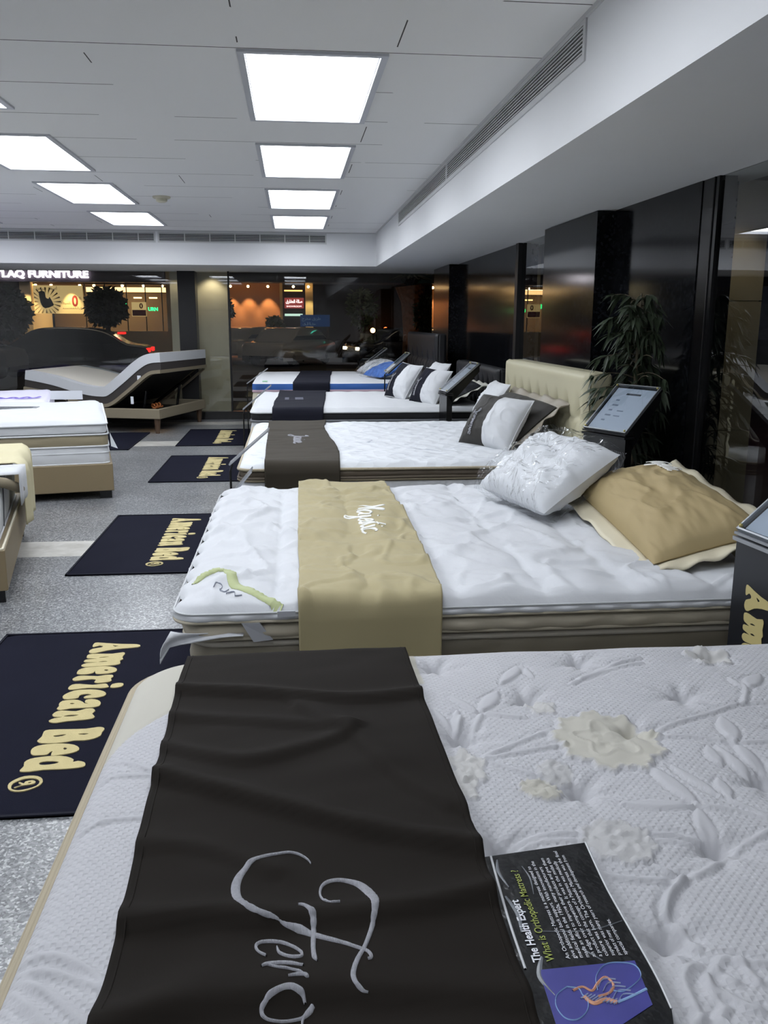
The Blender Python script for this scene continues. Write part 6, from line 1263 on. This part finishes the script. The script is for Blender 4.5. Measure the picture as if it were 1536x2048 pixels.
# purple mattress further back
t = thing('mattress', (-2.62, 9.95, 0.30), 'mattress with purple top and pale scroll printed end, behind the white card sign', 'mattress', A13)
r_ = (-2.0, -.05, .05, 1.75, .08); G = top_panel(*r_, .335, lambda X, Y: .012 * fbm(X * 2, Y * 2, 5), .03, .07, .04)
k = int(G.shape[0] * .52); mobj('purple_top', MB().grid(G[:k + 1]), M['purple'], t, smooth=True, world=False); mobj('white_top', MB().grid(G[k:]), mat('lilac_white', (214, 212, 228), .8), t, smooth=True, world=False)
mobj('side_panel', band(*r_, .0, .30, .012, 0, 8, .003, 20), MATS['lilac_white'], t, smooth=True, world=False)
sw = [[(-.75 + .6 * (k_ / 14), .42 + .09 * math.sin(k_ * 1.9) + .0 * k_, .03) for k_ in range(15)], [(-.7, .30, .02), (-.5, .36, .03), (-.3, .3, .03), (-.18, .38, .02)]]
mobj('purple_scroll', ribbons(sw, lambda a, b, h: (a, b, .345 + h), .004, 5), M['purple_ink'], t, world=False, smooth=True)
t2 = thing('platform_bed', (-2.62, 9.95, 0), 'base under the purple and white mattress', 'bed', A13); mobj('base_body', MB().box(-2.0, -.02, .02, 1.78, .07, .30, ch=.01), M['taupe'], t2, world=False)
for x in (-1.9, -.1):
    for y in (.1, 1.7): mobj('leg', MB().box(x - .03, x + .03, y - .03, y + .03, 0, .08), M['black'], t2, world=False)

# ---- adjustable bed: local x runs from the foot end (0) to the head (-2), local y away from the camera
AB = math.radians(-17); AO = (-1.79, 12.02)
t = thing('adjustable_bed', (AO[0], AO[1], 0), 'adjustable bed with raised end on a taupe frame with walnut legs', 'adjustable bed', AB)
fm = MB().box(-2.0, 0, 0, .05, .20, .335, ch=.01).box(-.05, 0, .05, 1.55, .20, .335, ch=.01).box(-2.0, 0, 1.55, 1.6, .20, .335, ch=.01).box(-2.0, -1.95, .05, 1.55, .20, .335, ch=.01)
mobj('frame', fm, M['taupe'], t, world=False)
mobj('inner_deck', MB().box(-1.95, -.05, .05, 1.55, .22, .25), M['blackm'], t, world=False)
for x in (-1.9, -.07):
    for y in (.07, 1.5): mobj('leg', MB().lathe([(.028, 0.0), (.045, .2)], (x, y, 0), 14), M['wood'], t, world=False)
prof = [(-2.0, .52), (-1.55, .50), (-1.2, .40), (-.95, .335), (-.68, .36), (-.40, .56), (-.12, .80), (.0, .815)]
# platform: flat, hinge near -.62, lifted section, short level tip
PP = smooth_line([(-2.0, .56), (-1.6, .49), (-1.2, .385), (-.9, .345), (-.70, .37), (-.45, .54), (-.22, .72), (-.10, .795), (.0, .81), (.04, .812)], 6)
def sheet(PP, d0, d1, y0, y1, ins=0):
    T = np.gradient(PP, axis=0); N = np.stack([-T[:, 1], T[:, 0]], 1); N /= np.linalg.norm(N, axis=1)[:, None]; a = PP + N * d0; b = PP + N * d1; mb = MB(); n = len(PP)
    v = []
    for y in (y0, y1):
        for q in (a, b): v += [(p[0], y, p[1]) for p in q]
    f = []
    for i in range(n - 1): f += [(i, i + 1, n + i + 1, n + i), (2 * n + i, 3 * n + i, 3 * n + i + 1, 2 * n + i + 1), (n + i, n + i + 1, 3 * n + i + 1, 3 * n + i), (i, 2 * n + i, 2 * n + i + 1, i + 1)]
    f += [(0, n, 3 * n, 2 * n), (n - 1, 3 * n - 1, 4 * n - 1, 2 * n - 1)]; f[-1] = (n - 1, 3 * n - 1, 4 * n - 1, 2 * n - 1); mb.add(v, f); return mb
mobj('platform', sheet(PP, 0, .045, .0, 1.6), M['taupe'], t, world=False, smooth=False)
mobj('platform_underside', sheet(PP, -.004, -.0005, .10, 1.52), M['blackm'], t, world=False)
mobj('lift_arm', MB().tube([(-.35, .25, .26), (-.30, .25, .56)], .02, 8).tube([(-.75, 1.35, .26), (-.12, 1.35, .70)], .022, 8).tube([(-.35, 1.35, .26), (-.30, 1.35, .56)], .02, 8), M['black'], t, world=False)
mobj('motor', MB().box(-.75, -.4, .7, .85, .25, .33, ch=.01), M['black'], t, world=False); mobj('copper_coil', MB().tube([(-.3 + .03 * math.cos(a * .8), .42 + a * .012, .33 + .03 * math.sin(a * .8)) for a in range(24)], .013, 6), mat('copper', (200, 120, 66), .45, metal=.3), t, world=False)
mobj('label_tag', MB().box(-.40, -.36, -.012, -.008, .40, .50), M['card'], t, world=False)
for y in (1.58,): mobj('lift_strut', MB().add([(-.02, y - .015, .335), (.0, y - .015, .80), (.04, y - .015, .80), (.02, y - .015, .335)][:0] or [(-.62, y - .015, .33), (-.58, y - .015, .33), (.02, y - .015, .79), (-.02, y - .015, .80), (-.62, y + .015, .33), (-.58, y + .015, .33), (.02, y + .015, .79), (-.02, y + .015, .80)], [(0, 1, 2, 3), (7, 6, 5, 4), (0, 4, 5, 1), (1, 5, 6, 2), (2, 6, 7, 3), (3, 7, 4, 0)]), M['taupe'], t, world=False)
t = thing('adjustable_mattress', (AO[0], AO[1], .34), 'bent foam mattress with white upper half and dark grey lower half on the adjustable bed', 'mattress', AB)
def zsh(mb): mb.v = [(p[0], p[1], p[2] - .34) for p in mb.v]; return mb
mobj('grey_lower', zsh(sheet(PP, .047, .145, .03, 1.57)), mat('charcoal_fabric', (58, 54, 52), .8), t, world=False)
mobj('white_upper', zsh(sheet(PP, .145, .27, .02, 1.58)), M['white'], t, world=False)
mobj('cream_panel', zsh(sheet(PP, .2705, .2725, .16, 1.44)), mat('cream_panel', (226, 220, 208), .85), t, world=False)
mobj('care_label', zsh(MB().box(-.30, -.25, .012, .018, .70, .78)), M['card'], t, world=False)
